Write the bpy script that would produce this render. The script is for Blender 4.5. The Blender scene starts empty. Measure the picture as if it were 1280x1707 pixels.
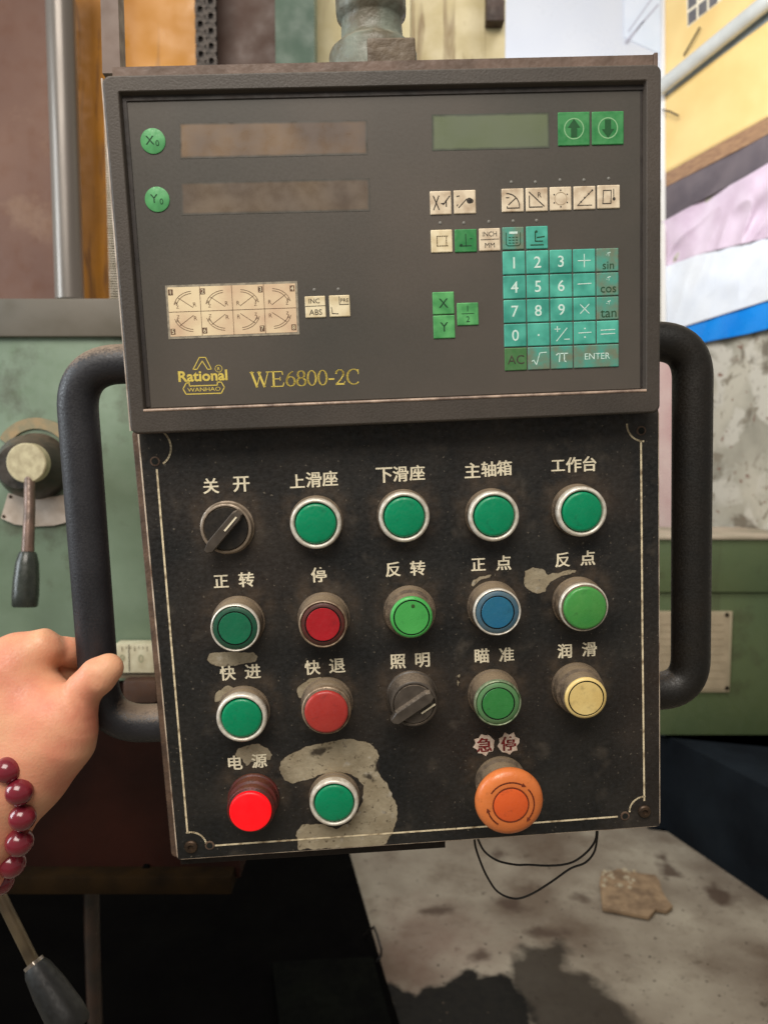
import bpy, bmesh, math, random
import numpy as np
from mathutils import Vector, Matrix, noise
random.seed(7); rng = np.random.default_rng(7)
S = bpy.context.scene
COL = S.collection

# ------------------------------------------------------------------ camera
F, CX, CY = 1250.0, 640.0, 853.5          # focal length and centre in photo pixels
CAMZ, PITCH = 1.35, math.radians(4.5)
cam = bpy.data.objects.new('camera', bpy.data.cameras.new('camera')); COL.objects.link(cam)
cam.data.sensor_fit = 'VERTICAL'; cam.data.sensor_height = 36.0
cam.data.lens = F / 1707.0 * 36.0
cam.data.clip_start = 0.02; cam.data.clip_end = 60
cam.location = (0, 0, CAMZ); cam.rotation_euler = (math.pi / 2 - PITCH, 0, 0)
cam.data.dof.use_dof = True; cam.data.dof.focus_distance = 0.445; cam.data.dof.aperture_fstop = 11
S.camera = cam

# ------------------------------------------------------------------ light
wd = bpy.data.worlds.new('World'); S.world = wd; wd.use_nodes = True
bgn = wd.node_tree.nodes['Background']; bgn.inputs[0].default_value = (1.0, 0.95, 0.88, 1); bgn.inputs[1].default_value = 0.22

def area(name, loc, target, size, power, color, sizey=None):
    l = bpy.data.lights.new(name, 'AREA'); l.energy = power; l.color = color; l.size = size
    if sizey: l.shape = 'RECTANGLE'; l.size_y = sizey
    o = bpy.data.objects.new(name, l); COL.objects.link(o); o.location = loc
    d = Vector(target) - Vector(loc); o.rotation_euler = d.to_track_quat('-Z', 'Y').to_euler(); return o
area('skylight', (-0.3, -0.9, 3.0), (0, 0.6, 1.35), 1.6, 57, (1.0, 0.93, 0.84), 1.2)
area('side_window', (-2.2, 0.2, 1.95), (-0.1, 0.7, 1.35), 1.0, 34, (0.86, 0.94, 1.0), 1.4)
area('hall_fill', (0.3, 1.7, 2.9), (1.25, 3.0, 1.6), 1.2, 38, (0.97, 0.98, 1.0), 0.8)  # fill lamp added mid-hall to brighten the banner and right wall

S.view_settings.view_transform = 'Standard'; S.view_settings.look = 'None'
S.view_settings.exposure = 0.0; S.view_settings.gamma = 1.0

# ------------------------------------------------------------------ frames
SP, CP = math.sin(PITCH), math.cos(PITCH)
CAM = np.array([0, 0, CAMZ]); AX = np.array([[1, 0, 0], [0, -SP, -CP], [0, CP, -SP]], float)   # right, down, forward
def rot(rx, ry, rz):
    a, b, c = np.cos([rx, ry, rz]); d, e, f = np.sin([rx, ry, rz])
    return np.array([[c, -f, 0], [f, c, 0], [0, 0, 1]]) @ np.array([[b, 0, e], [0, 1, 0], [-e, 0, b]]) @ np.array([[1, 0, 0], [0, a, -d], [0, d, a]])
RP = rot(*np.radians([7.0, -2.5, -2.66])); TP = np.array([.0178, .0787, .4567])
def w2(v): return CAM + v @ AX
PU, PV, PW = RP[:, 0] @ AX, -RP[:, 1] @ AX, -RP[:, 2] @ AX
PO = w2(TP)
PM = Matrix(((PU[0], PV[0], PW[0], PO[0]), (PU[1], PV[1], PW[1], PO[1]), (PU[2], PV[2], PW[2], PO[2]), (0, 0, 0, 1)))
def ray(px, py): return np.array([(px - CX) / F, (py - CY) / F, 1.0]) @ AX
def U(px, py, w=0.0):                      # point of the pendant's own plane, in its (u, v) metres
    d = ray(px, py); o = PO + PW * w; s = ((o - CAM) @ PW) / (d @ PW); q = CAM + d * s - PO
    return np.array([q @ PU, q @ PV])
def U3(px, py, w=0.0): a = U(px, py, w); return (a[0], a[1], w)
def WY(px, py, Y): d = ray(px, py); s = Y / d[1]; return Vector(CAM + d * s)      # point on the upright plane y = Y
def GZ(px, py, z=0.0): d = ray(px, py); s = (z - CAMZ) / d[2]; return Vector(CAM + d * s)

# ------------------------------------------------------------------ helpers
def tag(o, label=None, cat=None, group=None, kind=None):
    if label: o['label'] = label
    if cat: o['category'] = cat
    if group: o['group'] = group
    if kind: o['kind'] = kind
    return o
def empty(name, M=None, loc=None):
    o = bpy.data.objects.new(name, None); COL.objects.link(o); o.empty_display_size = 0.05
    if M is not None: o.matrix_world = M
    if loc is not None: o.location = loc
    return o
def link(name, me, mat, parent=None, loc=None, smooth=False):
    o = bpy.data.objects.new(name, me); COL.objects.link(o)
    if mat and not me.materials: me.materials.append(mat)
    if smooth:
        me.polygons.foreach_set('use_smooth', [True] * len(me.polygons))
    if parent is not None: o.parent = parent
    if loc is not None: o.location = loc
    return o
class MB:
    def __init__(s): s.v = []; s.f = []
    def add(s, v, f): n = len(s.v); s.v += [tuple(p) for p in v]; s.f += [tuple(i + n for i in q) for q in f]; return s
    def box(s, x0, x1, y0, y1, z0, z1, bev=0.0, seg=2):
        bm = bmesh.new(); bmesh.ops.create_cube(bm, size=1)
        for v in bm.verts: v.co = ((x0 + x1) / 2 + v.co.x * (x1 - x0), (y0 + y1) / 2 + v.co.y * (y1 - y0), (z0 + z1) / 2 + v.co.z * (z1 - z0))
        if bev: bmesh.ops.bevel(bm, geom=bm.edges[:], offset=bev, segments=seg, profile=.6, affect='EDGES')
        bm.verts.index_update(); s.add([v.co for v in bm.verts], [[v.index for v in f.verts] for f in bm.faces]); bm.free(); return s
    def lathe(s, prof, n=48, ax='z', o=(0, 0, 0)):
        v = []; f = []
        for r, h in prof:
            for k in range(n):
                a = 2 * math.pi * k / n; c, d = r * math.cos(a), r * math.sin(a)
                p = (c, d, h) if ax == 'z' else ((c, h, d) if ax == 'y' else (h, c, d))
                v.append((p[0] + o[0], p[1] + o[1], p[2] + o[2]))
        for i in range(len(prof) - 1):
            for k in range(n):
                a, b = i * n + k, i * n + (k + 1) % n
                f.append((a, b, b + n, a + n) if ax != 'y' else (a, a + n, b + n, b))
        if prof[0][0] > 1e-6: f.append(tuple(range(n))[::-1])
        if prof[-1][0] > 1e-6: f.append(tuple((len(prof) - 1) * n + k for k in range(n)))
        return s.add(v, f)
    def tube(s, pts, rad, n=16, cap=True):
        pts = [Vector(p) for p in pts]; N = len(pts); rad = rad if hasattr(rad, '__len__') else [rad] * N
        t0 = (pts[1] - pts[0]).normalized(); up = Vector((0, 0, 1)) if abs(t0.z) < .9 else Vector((1, 0, 0))
        nr = t0.cross(up).normalized(); v = []; f = []
        for i, p in enumerate(pts):
            t = (pts[min(i + 1, N - 1)] - pts[max(i - 1, 0)]).normalized()
            nr = (nr - t * nr.dot(t)).normalized(); b = t.cross(nr)
            for k in range(n):
                a = 2 * math.pi * k / n; v.append(p + (nr * math.cos(a) + b * math.sin(a)) * rad[i])
        for i in range(N - 1):
            for k in range(n):
                a, b2 = i * n + k, i * n + (k + 1) % n; f.append((a, b2, b2 + n, a + n))
        if cap: f.append(tuple(range(n))[::-1]); f.append(tuple((N - 1) * n + k for k in range(n)))
        return s.add(v, f)
    def loft(s, loops, cap0=True, cap1=True):
        n = len(loops[0]); v = [p for L in loops for p in L]; f = []
        for i in range(len(loops) - 1):
            for k in range(n):
                a, b = i * n + k, i * n + (k + 1) % n; f.append((a, b, b + n, a + n))
        if cap0: f.append(tuple(range(n))[::-1])
        if cap1: f.append(tuple((len(loops) - 1) * n + k for k in range(n)))
        return s.add(v, f)
    def poly(s, pts, z0, z1):             # prism of a 2-D outline
        n = len(pts); v = [(p[0], p[1], z0) for p in pts] + [(p[0], p[1], z1) for p in pts]
        f = [tuple(range(n))[::-1], tuple(range(n, 2 * n))] + [(k, (k + 1) % n, (k + 1) % n + n, k + n) for k in range(n)]
        return s.add(v, f)
    def pen(s, pts, wd, z, closed=False):  # flat drawn line of print
        P = [np.array(p, float)[:2] for p in pts]
        if closed: P.append(P[0])
        for a, b in zip(P[:-1], P[1:]):
            d = b - a; L = np.linalg.norm(d)
            if L < 1e-9: continue
            d /= L; nn = np.array([-d[1], d[0]]) * wd / 2; e = d * wd * .35
            q = [a - e - nn, b + e - nn, b + e + nn, a - e + nn]; s.add([(p[0], p[1], z) for p in q], [(0, 1, 2, 3)])
        return s
    def disc(s, c, r, z, n=14, r0=0):
        if r0: return s.add([(c[0] + rr * math.cos(2 * math.pi * k / n), c[1] + rr * math.sin(2 * math.pi * k / n), z) for rr in (r0, r) for k in range(n)], [(k, k + n, (k + 1) % n + n, (k + 1) % n) for k in range(n)])
        return s.add([(c[0] + r * math.cos(2 * math.pi * k / n), c[1] + r * math.sin(2 * math.pi * k / n), z) for k in range(n)], [tuple(range(n))])
    def build(s, name, mat, parent=None, loc=None, smooth=False, ang=None):
        me = bpy.data.meshes.new(name); me.from_pydata(s.v, [], s.f)
        bm = bmesh.new(); bm.from_mesh(me)
        if smooth or ang:
            bmesh.ops.remove_doubles(bm, verts=bm.verts, dist=1e-7)
        bmesh.ops.recalc_face_normals(bm, faces=bm.faces) if ang or smooth else None
        if smooth:
            for f in bm.faces: f.smooth = True
            lim = math.radians(ang or 35)
            for e in bm.edges:
                if len(e.link_faces) == 2 and e.calc_face_angle(0) > lim: e.smooth = False
        bm.to_mesh(me); bm.free(); me.update()
        return link(name, me, mat, parent, loc)

def rr(u0, u1, v0, v1, r, w, n=6):         # rounded rectangle loop
    out = []
    for (cx, cy, a0) in ((u1 - r, v1 - r, 0), (u0 + r, v1 - r, 90), (u0 + r, v0 + r, 180), (u1 - r, v0 + r, 270)):
        for k in range(n + 1):
            a = math.radians(a0 + 90 * k / n); out.append((cx + r * math.cos(a), cy + r * math.sin(a), w))
    return out

# ------------------------------------------------------------------ materials
def lin(c): return tuple(((x / 255) / 12.92 if x / 255 <= .04045 else ((x / 255 + .055) / 1.055) ** 2.4) for x in c)
MATS = {}
def mat(name, c, c2=None, rough=.6, metal=0.0, scale=30, det=6, mix=(.35, .65), bump=0.0, bscale=None, spec=.5, stretch=None, dust=None, dustc=(120, 100, 80), attr=None, emit=None, sss=0, rvar=.15, trans=0, coat=0, dstr=1.0):
    """procedural surface: two tones by noise, roughness wear, relief, dust lying on what faces up"""
    m = bpy.data.materials.new(name); m.use_nodes = True; nt = m.node_tree; N = nt.nodes; L = nt.links; b = N['Principled BSDF']
    tc = N.new('ShaderNodeTexCoord'); mp = N.new('ShaderNodeMapping'); L.new(tc.outputs['Object'], mp.inputs[0])
    if stretch: mp.inputs['Scale'].default_value = stretch
    nz = N.new('ShaderNodeTexNoise'); nz.inputs['Scale'].default_value = scale; nz.inputs['Detail'].default_value = det; L.new(mp.outputs[0], nz.inputs['Vector'])
    rp = N.new('ShaderNodeMapRange'); rp.inputs['From Min'].default_value = mix[0]; rp.inputs['From Max'].default_value = mix[1]; L.new(nz.outputs[0], rp.inputs[0])
    mx = N.new('ShaderNodeMix'); mx.data_type = 'RGBA'; mx.inputs[6].default_value = (*lin(c), 1); mx.inputs[7].default_value = (*lin(c2 or c), 1); L.new(rp.outputs[0], mx.inputs[0])
    out = mx.outputs[2]
    n2 = N.new('ShaderNodeTexNoise'); n2.inputs['Scale'].default_value = (bscale or scale * 4); n2.inputs['Detail'].default_value = 5; L.new(mp.outputs[0], n2.inputs['Vector'])
    if dust:
        g = N.new('ShaderNodeNewGeometry'); sx = N.new('ShaderNodeSeparateXYZ'); L.new(g.outputs['Normal'], sx.inputs[0])
        r2 = N.new('ShaderNodeMapRange'); r2.inputs['From Min'].default_value = dust[0]; r2.inputs['From Max'].default_value = dust[1]
        ad = N.new('ShaderNodeMath'); ad.operation = 'MULTIPLY_ADD'; ad.inputs[1].default_value = .8; L.new(n2.outputs[0], ad.inputs[0]); L.new(sx.outputs[2], ad.inputs[2]); L.new(ad.outputs[0], r2.inputs[0])
        ml = N.new('ShaderNodeMath'); ml.operation = 'MULTIPLY'; ml.inputs[1].default_value = dstr; L.new(r2.outputs[0], ml.inputs[0])
        m2 = N.new('ShaderNodeMix'); m2.data_type = 'RGBA'; L.new(ml.outputs[0], m2.inputs[0]); L.new(out, m2.inputs[6]); m2.inputs[7].default_value = (*lin(dustc), 1); out = m2.outputs[2]
    L.new(out, b.inputs['Base Color'])
    rr_ = N.new('ShaderNodeMapRange'); rr_.inputs['To Min'].default_value = max(rough - rvar, .03); rr_.inputs['To Max'].default_value = min(rough + rvar, 1); rr_.inputs['From Min'].default_value = .3; rr_.inputs['From Max'].default_value = .7
    L.new(n2.outputs[0], rr_.inputs[0]); L.new(rr_.outputs[0], b.inputs['Roughness'])
    b.inputs['Metallic'].default_value = metal; b.inputs['Specular IOR Level'].default_value = spec
    if bump:
        bp = N.new('ShaderNodeBump'); bp.inputs['Strength'].default_value = bump; bp.inputs['Distance'].default_value = .002; L.new(n2.outputs[0], bp.inputs['Height']); L.new(bp.outputs[0], b.inputs['Normal'])
    if emit: b.inputs['Emission Color'].default_value = (*lin(emit[0]), 1); b.inputs['Emission Strength'].default_value = emit[1]
    if sss: b.inputs['Subsurface Weight'].default_value = sss; b.inputs['Subsurface Radius'].default_value = (1, .35, .2); b.inputs['Subsurface Scale'].default_value = .006
    if coat: b.inputs['Coat Weight'].default_value = coat; b.inputs['Coat Roughness'].default_value = .12
    MATS[name] = m; return m

def grime(m, c, sc, th, k=.7, wd=.12):
    N = m.node_tree.nodes; L = m.node_tree.links; b = N['Principled BSDF']; src = b.inputs['Base Color'].links[0].from_socket
    nz = N.new('ShaderNodeTexNoise'); nz.inputs['Scale'].default_value = sc; nz.inputs['Detail'].default_value = 10; nz.inputs['Roughness'].default_value = .65; L.new(N['Texture Coordinate'].outputs['Object'], nz.inputs['Vector'])
    r = N.new('ShaderNodeMapRange'); r.inputs['From Min'].default_value = th; r.inputs['From Max'].default_value = th + wd; r.inputs['To Max'].default_value = k; L.new(nz.outputs[0], r.inputs[0])
    x = N.new('ShaderNodeMix'); x.data_type = 'RGBA'; L.new(r.outputs[0], x.inputs[0]); L.new(src, x.inputs[6]); x.inputs[7].default_value = (*lin(c), 1); L.new(x.outputs[2], b.inputs['Base Color']); return m
M_house = mat('housing_plastic', (60, 55, 50), (80, 72, 65), .5, scale=11, bump=.10, bscale=900, dust=(1.0, 1.6), dustc=(132, 114, 98))
M_memb = mat('membrane', (68, 67, 62), (98, 89, 81), .4, scale=6, det=7, mix=(.32, .7), bump=.015, bscale=600, rvar=.05)
M_glint = mat('worn_edge_glint', (190, 165, 145), (120, 100, 88), .5, scale=120)  # worn edge and the light it catches, put into one pale colour
M_rust = mat('rusty_edge', (108, 86, 70), (74, 58, 48), .65, scale=90, bump=.3, dust=(1.0, 1.6), dustc=(135, 115, 95))
M_cov = mat('cover_mauve', (116, 96, 84), (92, 74, 62), .55, scale=60, mix=(.4, .65), bump=.2)
M_rub = mat('handle_rubber_lit', (46, 46, 50), (36, 36, 40), .5, scale=40, bump=.12, bscale=700, dust=(.75, 1.25), dustc=(150, 132, 114), dstr=.9)  # rubber lightened and blued for the lit left handle
M_rubr = mat('handle_rubber_shaded', (22, 21, 19), (30, 26, 21), .5, scale=40, bump=.12, bscale=700, dust=(1.05, 1.7), dustc=(96, 80, 62), dstr=.6)  # same rubber darkened for the weakly lit right handle
M_silv = mat('bezel_metal', (240, 234, 222), (206, 196, 180), .35, .25, scale=300, dust=(1.2, 1.9), dustc=(150, 130, 105))
M_silvd = mat('tarnished_metal', (172, 152, 128), (118, 96, 76), .45, .3, scale=260, dust=(1.0, 1.6), dustc=(120, 98, 76))
M_coll = mat('dusty_collar', (120, 104, 86), (78, 66, 54), .7, .1, scale=240, bump=.25, dust=(.7, 1.4), dustc=(140, 122, 98))
M_blk = mat('black_plastic', (34, 31, 28), (48, 43, 37), .4, scale=200, dust=(1.0, 1.7), dustc=(96, 84, 70))
M_gripm = mat('grip_plastic', (84, 76, 68), (64, 57, 50), .4, scale=160, dust=(1.0, 1.6), dustc=(150, 134, 116), dstr=.8)
M_gap = mat('groove', (16, 20, 16), rough=.8)
def capm(n, c, c2, **k): return grime(mat(n, c, c2, .36, scale=60, mix=(.3, .75), bump=.05, bscale=500, rvar=.2, **k), tuple(int(v * .55 + 16) for v in c), 170, .57, .55, .14)
M_g1 = capm('cap_green', (0, 146, 98), (0, 130, 86)); M_g2 = capm('cap_dark_green', (22, 116, 80), (32, 104, 74)); M_g3 = capm('cap_bright_green', (84, 184, 92), (66, 164, 78))
M_g4 = capm('cap_leaf_green', (62, 146, 70), (84, 152, 72)); M_g5 = capm('cap_mid_green', (52, 128, 64), (60, 138, 70)); M_rd = capm('cap_red', (188, 34, 44), (160, 30, 36)); M_rd2 = capm('cap_faded_red', (182, 62, 54), (165, 48, 44))
M_bl = capm('cap_blue', (36, 106, 146), (44, 112, 138)); M_cr = capm('cap_cream', (238, 212, 142), (216, 182, 108)); M_or = capm('stop_orange', (214, 116, 58), (226, 130, 70)); M_or2 = capm('stop_orange_centre', (235, 104, 48), (225, 92, 44))
M_lit = mat('cap_lit_red', (230, 10, 18), rough=.4, emit=((255, 10, 24), .6)); M_ring = mat('lit_collar', (96, 34, 28), (70, 36, 30), .5, scale=200, dust=(1.0, 1.6), dustc=(110, 70, 50))
M_print = mat('white_print', (252, 242, 212), (216, 202, 176), .7, scale=700, mix=(.45, .75))
M_line = mat('engraved_line', (240, 224, 188), (140, 120, 92), .7, scale=200, mix=(.45, .7))
M_yel = mat('yellow_print', (226, 204, 96), (214, 190, 90), .6, scale=500)
M_ink = mat('black_print', (48, 44, 40), (80, 72, 62), .8, scale=900)
M_inkg = mat('green_key_print', (30, 72, 44), rough=.8); M_inkt = mat('teal_key_print', (226, 244, 236), (190, 232, 220), .7, scale=900)
M_kcr = mat('key_cream', (238, 222, 194), (184, 160, 132), .5, scale=150, mix=(.42, .72)); M_kcr2 = mat('key_yellow_cream', (246, 232, 196), (214, 194, 152), .5, scale=150, mix=(.4, .7))
M_kgr = mat('key_green', (76, 150, 86), (60, 134, 76), .5, scale=150); M_kga = mat('key_arrow_green', (40, 128, 68), (70, 150, 88), .45, scale=90); M_kg2 = mat('key_olive_green', (66, 120, 66), (82, 128, 80), .5, scale=200)
M_klg = mat('key_light_green', (100, 184, 110), (64, 146, 80), .5, scale=140); M_kte = mat('key_teal', (92, 194, 172), (54, 150, 132), .48, scale=110, mix=(.35, .7)); M_kte2 = mat('key_worn_teal', (78, 164, 146), (116, 130, 108), .5, scale=130)
def fade(m, c=(84, 81, 75)):
    N = m.node_tree.nodes; L = m.node_tree.links; b = N['Principled BSDF']; src = b.inputs['Base Color'].links[0].from_socket
    a = N.new('ShaderNodeAttribute'); a.attribute_name = 'inset'; n = N.new('ShaderNodeTexNoise'); n.inputs['Scale'].default_value = 160; L.new(N['Texture Coordinate'].outputs['Object'], n.inputs['Vector'])
    q = N.new('ShaderNodeMath'); q.operation = 'MULTIPLY_ADD'; q.inputs[1].default_value = .9; L.new(n.outputs[0], q.inputs[0]); L.new(a.outputs['Fac'], q.inputs[2])
    r = N.new('ShaderNodeMapRange'); r.inputs['From Min'].default_value = .75; r.inputs['From Max'].default_value = 2.1; L.new(q.outputs[0], r.inputs[0])
    x = N.new('ShaderNodeMix'); x.data_type = 'RGBA'; L.new(r.outputs[0], x.inputs[0]); x.inputs[6].default_value = (*lin(c), 1); L.new(src, x.inputs[7]); L.new(x.outputs[2], b.inputs['Base Color']); return m
M_led = fade(mat('display_window', (138, 116, 94), (104, 90, 80), .35, scale=34, mix=(.35, .65))); M_lcd = mat('lcd', (118, 128, 98), (96, 106, 86), .35, scale=12)
M_sti = mat('sticker', (236, 218, 200), (204, 178, 158), .8, scale=300); M_stin = mat('sticker_red', (132, 26, 26), (100, 20, 20), .8, scale=300)

# ================================================================== FLOOR, WALL
def grid_mesh(name, xs, ys, fn, attrs):
    X, Y = np.meshgrid(xs, ys); P = np.stack([X, Y], -1).reshape(-1, 2); nx, ny = len(xs), len(ys)
    v = fn(P); i = np.arange(nx * ny).reshape(ny, nx); f = np.stack([i[:-1, :-1], i[:-1, 1:], i[1:, 1:], i[1:, :-1]], -1).reshape(-1, 4)
    me = bpy.data.meshes.new(name); me.from_pydata(v.tolist(), [], f.tolist())
    for k, a in attrs.items():
        at = me.attributes.new(k, 'FLOAT', 'POINT'); at.data.foreach_set('value', a(P).astype(np.float32))
    return me
def sdpoly(P, poly):                      # signed distance to an outline, inside negative
    A = np.array(poly, float); B = np.roll(A, -1, 0); d = np.full(len(P), 1e9); inside = np.zeros(len(P), bool)
    for a, b in zip(A, B):
        e = b - a; w = P - a; t = np.clip((w @ e) / (e @ e), 0, 1); d = np.minimum(d, np.linalg.norm(w - t[:, None] * e, axis=1))
        c = ((a[1] <= P[:, 1]) & (b[1] > P[:, 1])) | ((b[1] <= P[:, 1]) & (a[1] > P[:, 1]))
        xi = a[0] + (P[:, 1] - a[1]) / (b[1] - a[1] + 1e-12) * e[0]; inside ^= c & (P[:, 0] < xi)
    return np.where(inside, -d, d)
def G2(pts, sx=1, ox=0, oy=0): return [tuple(GZ(ox + x / sx, oy + y / sx)[:2]) for x, y in pts]
K = 1280 / 720
oil = [G2([(150, 660), (150, 540), (190, 535), (240, 590), (255, 548), (370, 520), (372, 492), (415, 485), (430, 515), (512, 512), (545, 560), (600, 660), (640, 760), (150, 760)], K, 560, 1340)]
wet = [G2([(500, 520), (505, 460), (560, 425), (600, 415), (670, 402), (690, 440), (700, 490), (770, 530), (830, 570), (880, 620), (910, 665), (920, 760), (600, 760)], K, 560, 1340)]
spots = [G2(p, K, 560, 1340) for p in ([(565, 375), (600, 368), (640, 380), (690, 372), (695, 388), (650, 396), (590, 396)], [(1090, 255), (1115, 238), (1160, 262), (1185, 285), (1140, 300), (1105, 285)], [(945, 155), (975, 148), (1000, 190), (1012, 215), (985, 212), (965, 180)],
    [(255, 320), (300, 302), (350, 310), (310, 330)], [(395, 450), (430, 440), (470, 452), (420, 465)], [(470, 290), (520, 285), (570, 315), (520, 325)], [(545, 245), (580, 238), (600, 252), (560, 262)], [(465, 150), (490, 135), (505, 150), (480, 160)], [(715, 265), (745, 262), (740, 285), (712, 280)])]
red = [G2([(160, 330), (300, 300), (420, 380), (500, 480), (380, 500), (250, 545), (200, 520), (150, 420)], K, 560, 1340)]
def sdmin(L): return lambda P: np.min([sdpoly(P, p) for p in L], axis=0)
me = grid_mesh('floor', np.linspace(-.6, 1.6, 221), np.linspace(1.2, 3.4, 221), lambda P: np.c_[P, P[:, 0] * 0], {'oil': sdmin(oil), 'wet': sdmin(wet), 'spot': sdmin(spots), 'red': sdmin(red)})
def floor_mat():
    m = grime(grime(mat('concrete_floor', (112, 98, 84), (170, 160, 142), .5, scale=3.0, det=12, mix=(.36, .66), bump=.5, bscale=40, rvar=.2, spec=.2), (92, 74, 58), 5, .52, .6, .2), (70, 58, 46), 22, .60, .7, .1)
    N = m.node_tree.nodes; L = m.node_tree.links; b = N['Principled BSDF']; src = b.inputs['Base Color'].links[0].from_socket; tc = N['Texture Coordinate']
    nz = N.new('ShaderNodeTexNoise'); nz.inputs['Scale'].default_value = 14; nz.inputs['Detail'].default_value = 8; L.new(tc.outputs['Object'], nz.inputs['Vector'])
    n3 = N.new('ShaderNodeTexNoise'); n3.inputs['Scale'].default_value = 60; n3.inputs['Detail'].default_value = 8; L.new(tc.outputs['Object'], n3.inputs['Vector'])
    sp = N.new('ShaderNodeMapRange'); sp.inputs['From Min'].default_value = .60; sp.inputs['From Max'].default_value = .75; sp.inputs['To Max'].default_value = .5; L.new(n3.outputs[0], sp.inputs[0])
    q = N.new('ShaderNodeMix'); q.data_type = 'RGBA'; L.new(sp.outputs[0], q.inputs[0]); L.new(src, q.inputs[6]); q.inputs[7].default_value = (*lin((84, 72, 58)), 1); src = q.outputs[2]
    def lay(attr, amp, e0, e1, col, k=1.0):
        nonlocal src
        a = N.new('ShaderNodeAttribute'); a.attribute_name = attr
        s = N.new('ShaderNodeMath'); s.operation = 'MULTIPLY_ADD'; s.inputs[1].default_value = amp; L.new(nz.outputs[0], s.inputs[0]); L.new(a.outputs['Fac'], s.inputs[2])
        r = N.new('ShaderNodeMapRange'); r.inputs['From Min'].default_value = amp * .5 + e0; r.inputs['From Max'].default_value = amp * .5 + e1; r.inputs['To Min'].default_value = k; r.inputs['To Max'].default_value = 0; L.new(s.outputs[0], r.inputs[0])
        x = N.new('ShaderNodeMix'); x.data_type = 'RGBA'; L.new(r.outputs[0], x.inputs[0]); L.new(src, x.inputs[6]); x.inputs[7].default_value = (*lin(col), 1); src = x.outputs[2]; return r
    lay('red', .25, -.12, .10, (112, 84, 72), .6); lay('wet', .12, -.02, .014, (50, 43, 36), .9); lay('oil', .09, -.006, .010, (13, 12, 11), .98); lay('spot', .10, -.012, .016, (78, 62, 52), .85)
    L.new(src, b.inputs['Base Color']); return m
FM = floor_mat()
fo = tag(link('floor', me, FM), kind='structure')
MB().add([(-6, -3, -.004), (6, -3, -.004), (6, 6, -.004), (-6, 6, -.004)], [(0, 1, 2, 3)]).build('ground', mat('ground_concrete', (120, 112, 98), (145, 135, 118), .7, scale=3), None).__setitem__('kind', 'structure')

M_wall = mat('peeling_wall', (142, 138, 124), (184, 178, 162), .85, scale=3.2, det=9, mix=(.4, .6), bump=.9, bscale=22)
def wall_patches(m):
    N = m.node_tree.nodes; L = m.node_tree.links; b = N['Principled BSDF']; src = b.inputs['Base Color'].links[0].from_socket; tc = N['Texture Coordinate']
    for sc, th, c in ((7, .50, (190, 185, 172)), (9, .58, (116, 108, 94)), (19, .60, (132, 124, 108)), (34, .64, (112, 72, 56))):
        nz = N.new('ShaderNodeTexNoise'); nz.inputs['Scale'].default_value = sc; nz.inputs['Detail'].default_value = 7; nz.inputs['Distortion'].default_value = .6; L.new(tc.outputs['Object'], nz.inputs['Vector'])
        r = N.new('ShaderNodeMapRange'); r.inputs['From Min'].default_value = th; r.inputs['From Max'].default_value = th + .07; L.new(nz.outputs[0], r.inputs[0])
        x = N.new('ShaderNodeMix'); x.data_type = 'RGBA'; L.new(r.outputs[0], x.inputs[0]); L.new(src, x.inputs[6]); x.inputs[7].default_value = (*lin(c), 1); src = x.outputs[2]
    L.new(src, b.inputs['Base Color'])
wall_patches(M_wall)

# ================================================================== PENDANT
P = empty('control_pendant', PM)
tag(P, 'worn black machine control pendant with green readout keypad and rows of round push buttons', 'control panel')
# enclosure behind the face plate
TL, TR_, BR, BL = (-.1543, .1345), (.1512, .1345), (.1530, -.1300), (-.1512, -.1312)
def quad_loop(du0, du1, dv0, dv1, w, r=.003, n=4):
    c = [(TR_[0] + du1, TR_[1] + dv1), (TL[0] - du0, TL[1] + dv1), (BL[0] - du0, BL[1] - dv0), (BR[0] + du1, BR[1] - dv0)]; out = []
    for i, (x, y) in enumerate(c):
        a0 = 90 * i; cx = x - r * (1 if i in (0, 3) else -1); cy = y - r * (1 if i in (0, 1) else -1)
        for k in range(n + 1):
            a = math.radians(a0 + 90 * k / n); out.append((cx + r * math.cos(a), cy + r * math.sin(a), w))
    return out
MB().loft([quad_loop(.0052, .0012, .0008, 0, -.10), quad_loop(.0052, .0012, .0008, 0, -.0045), quad_loop(.0046, .0006, .0004, 0, -.0035), quad_loop(.001, -.001, -.001, 0, -.0030)]).build('enclosure', M_rust, P, smooth=True)
for nm, pts in (('mounting_bracket', [(296, 1434), (742, 1403), (742, 1412), (300, 1440)]),):
    a = [U(x, y, -.012) for x, y in [(300, 1430), (742, 1398), (742, 1413), (302, 1441)]]
    MB().poly([tuple(p) for p in a][::-1], -.075, -.012).build(nm, mat('dark_bracket', (30, 22, 17), (44, 32, 24), .7, scale=60), P)
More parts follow.
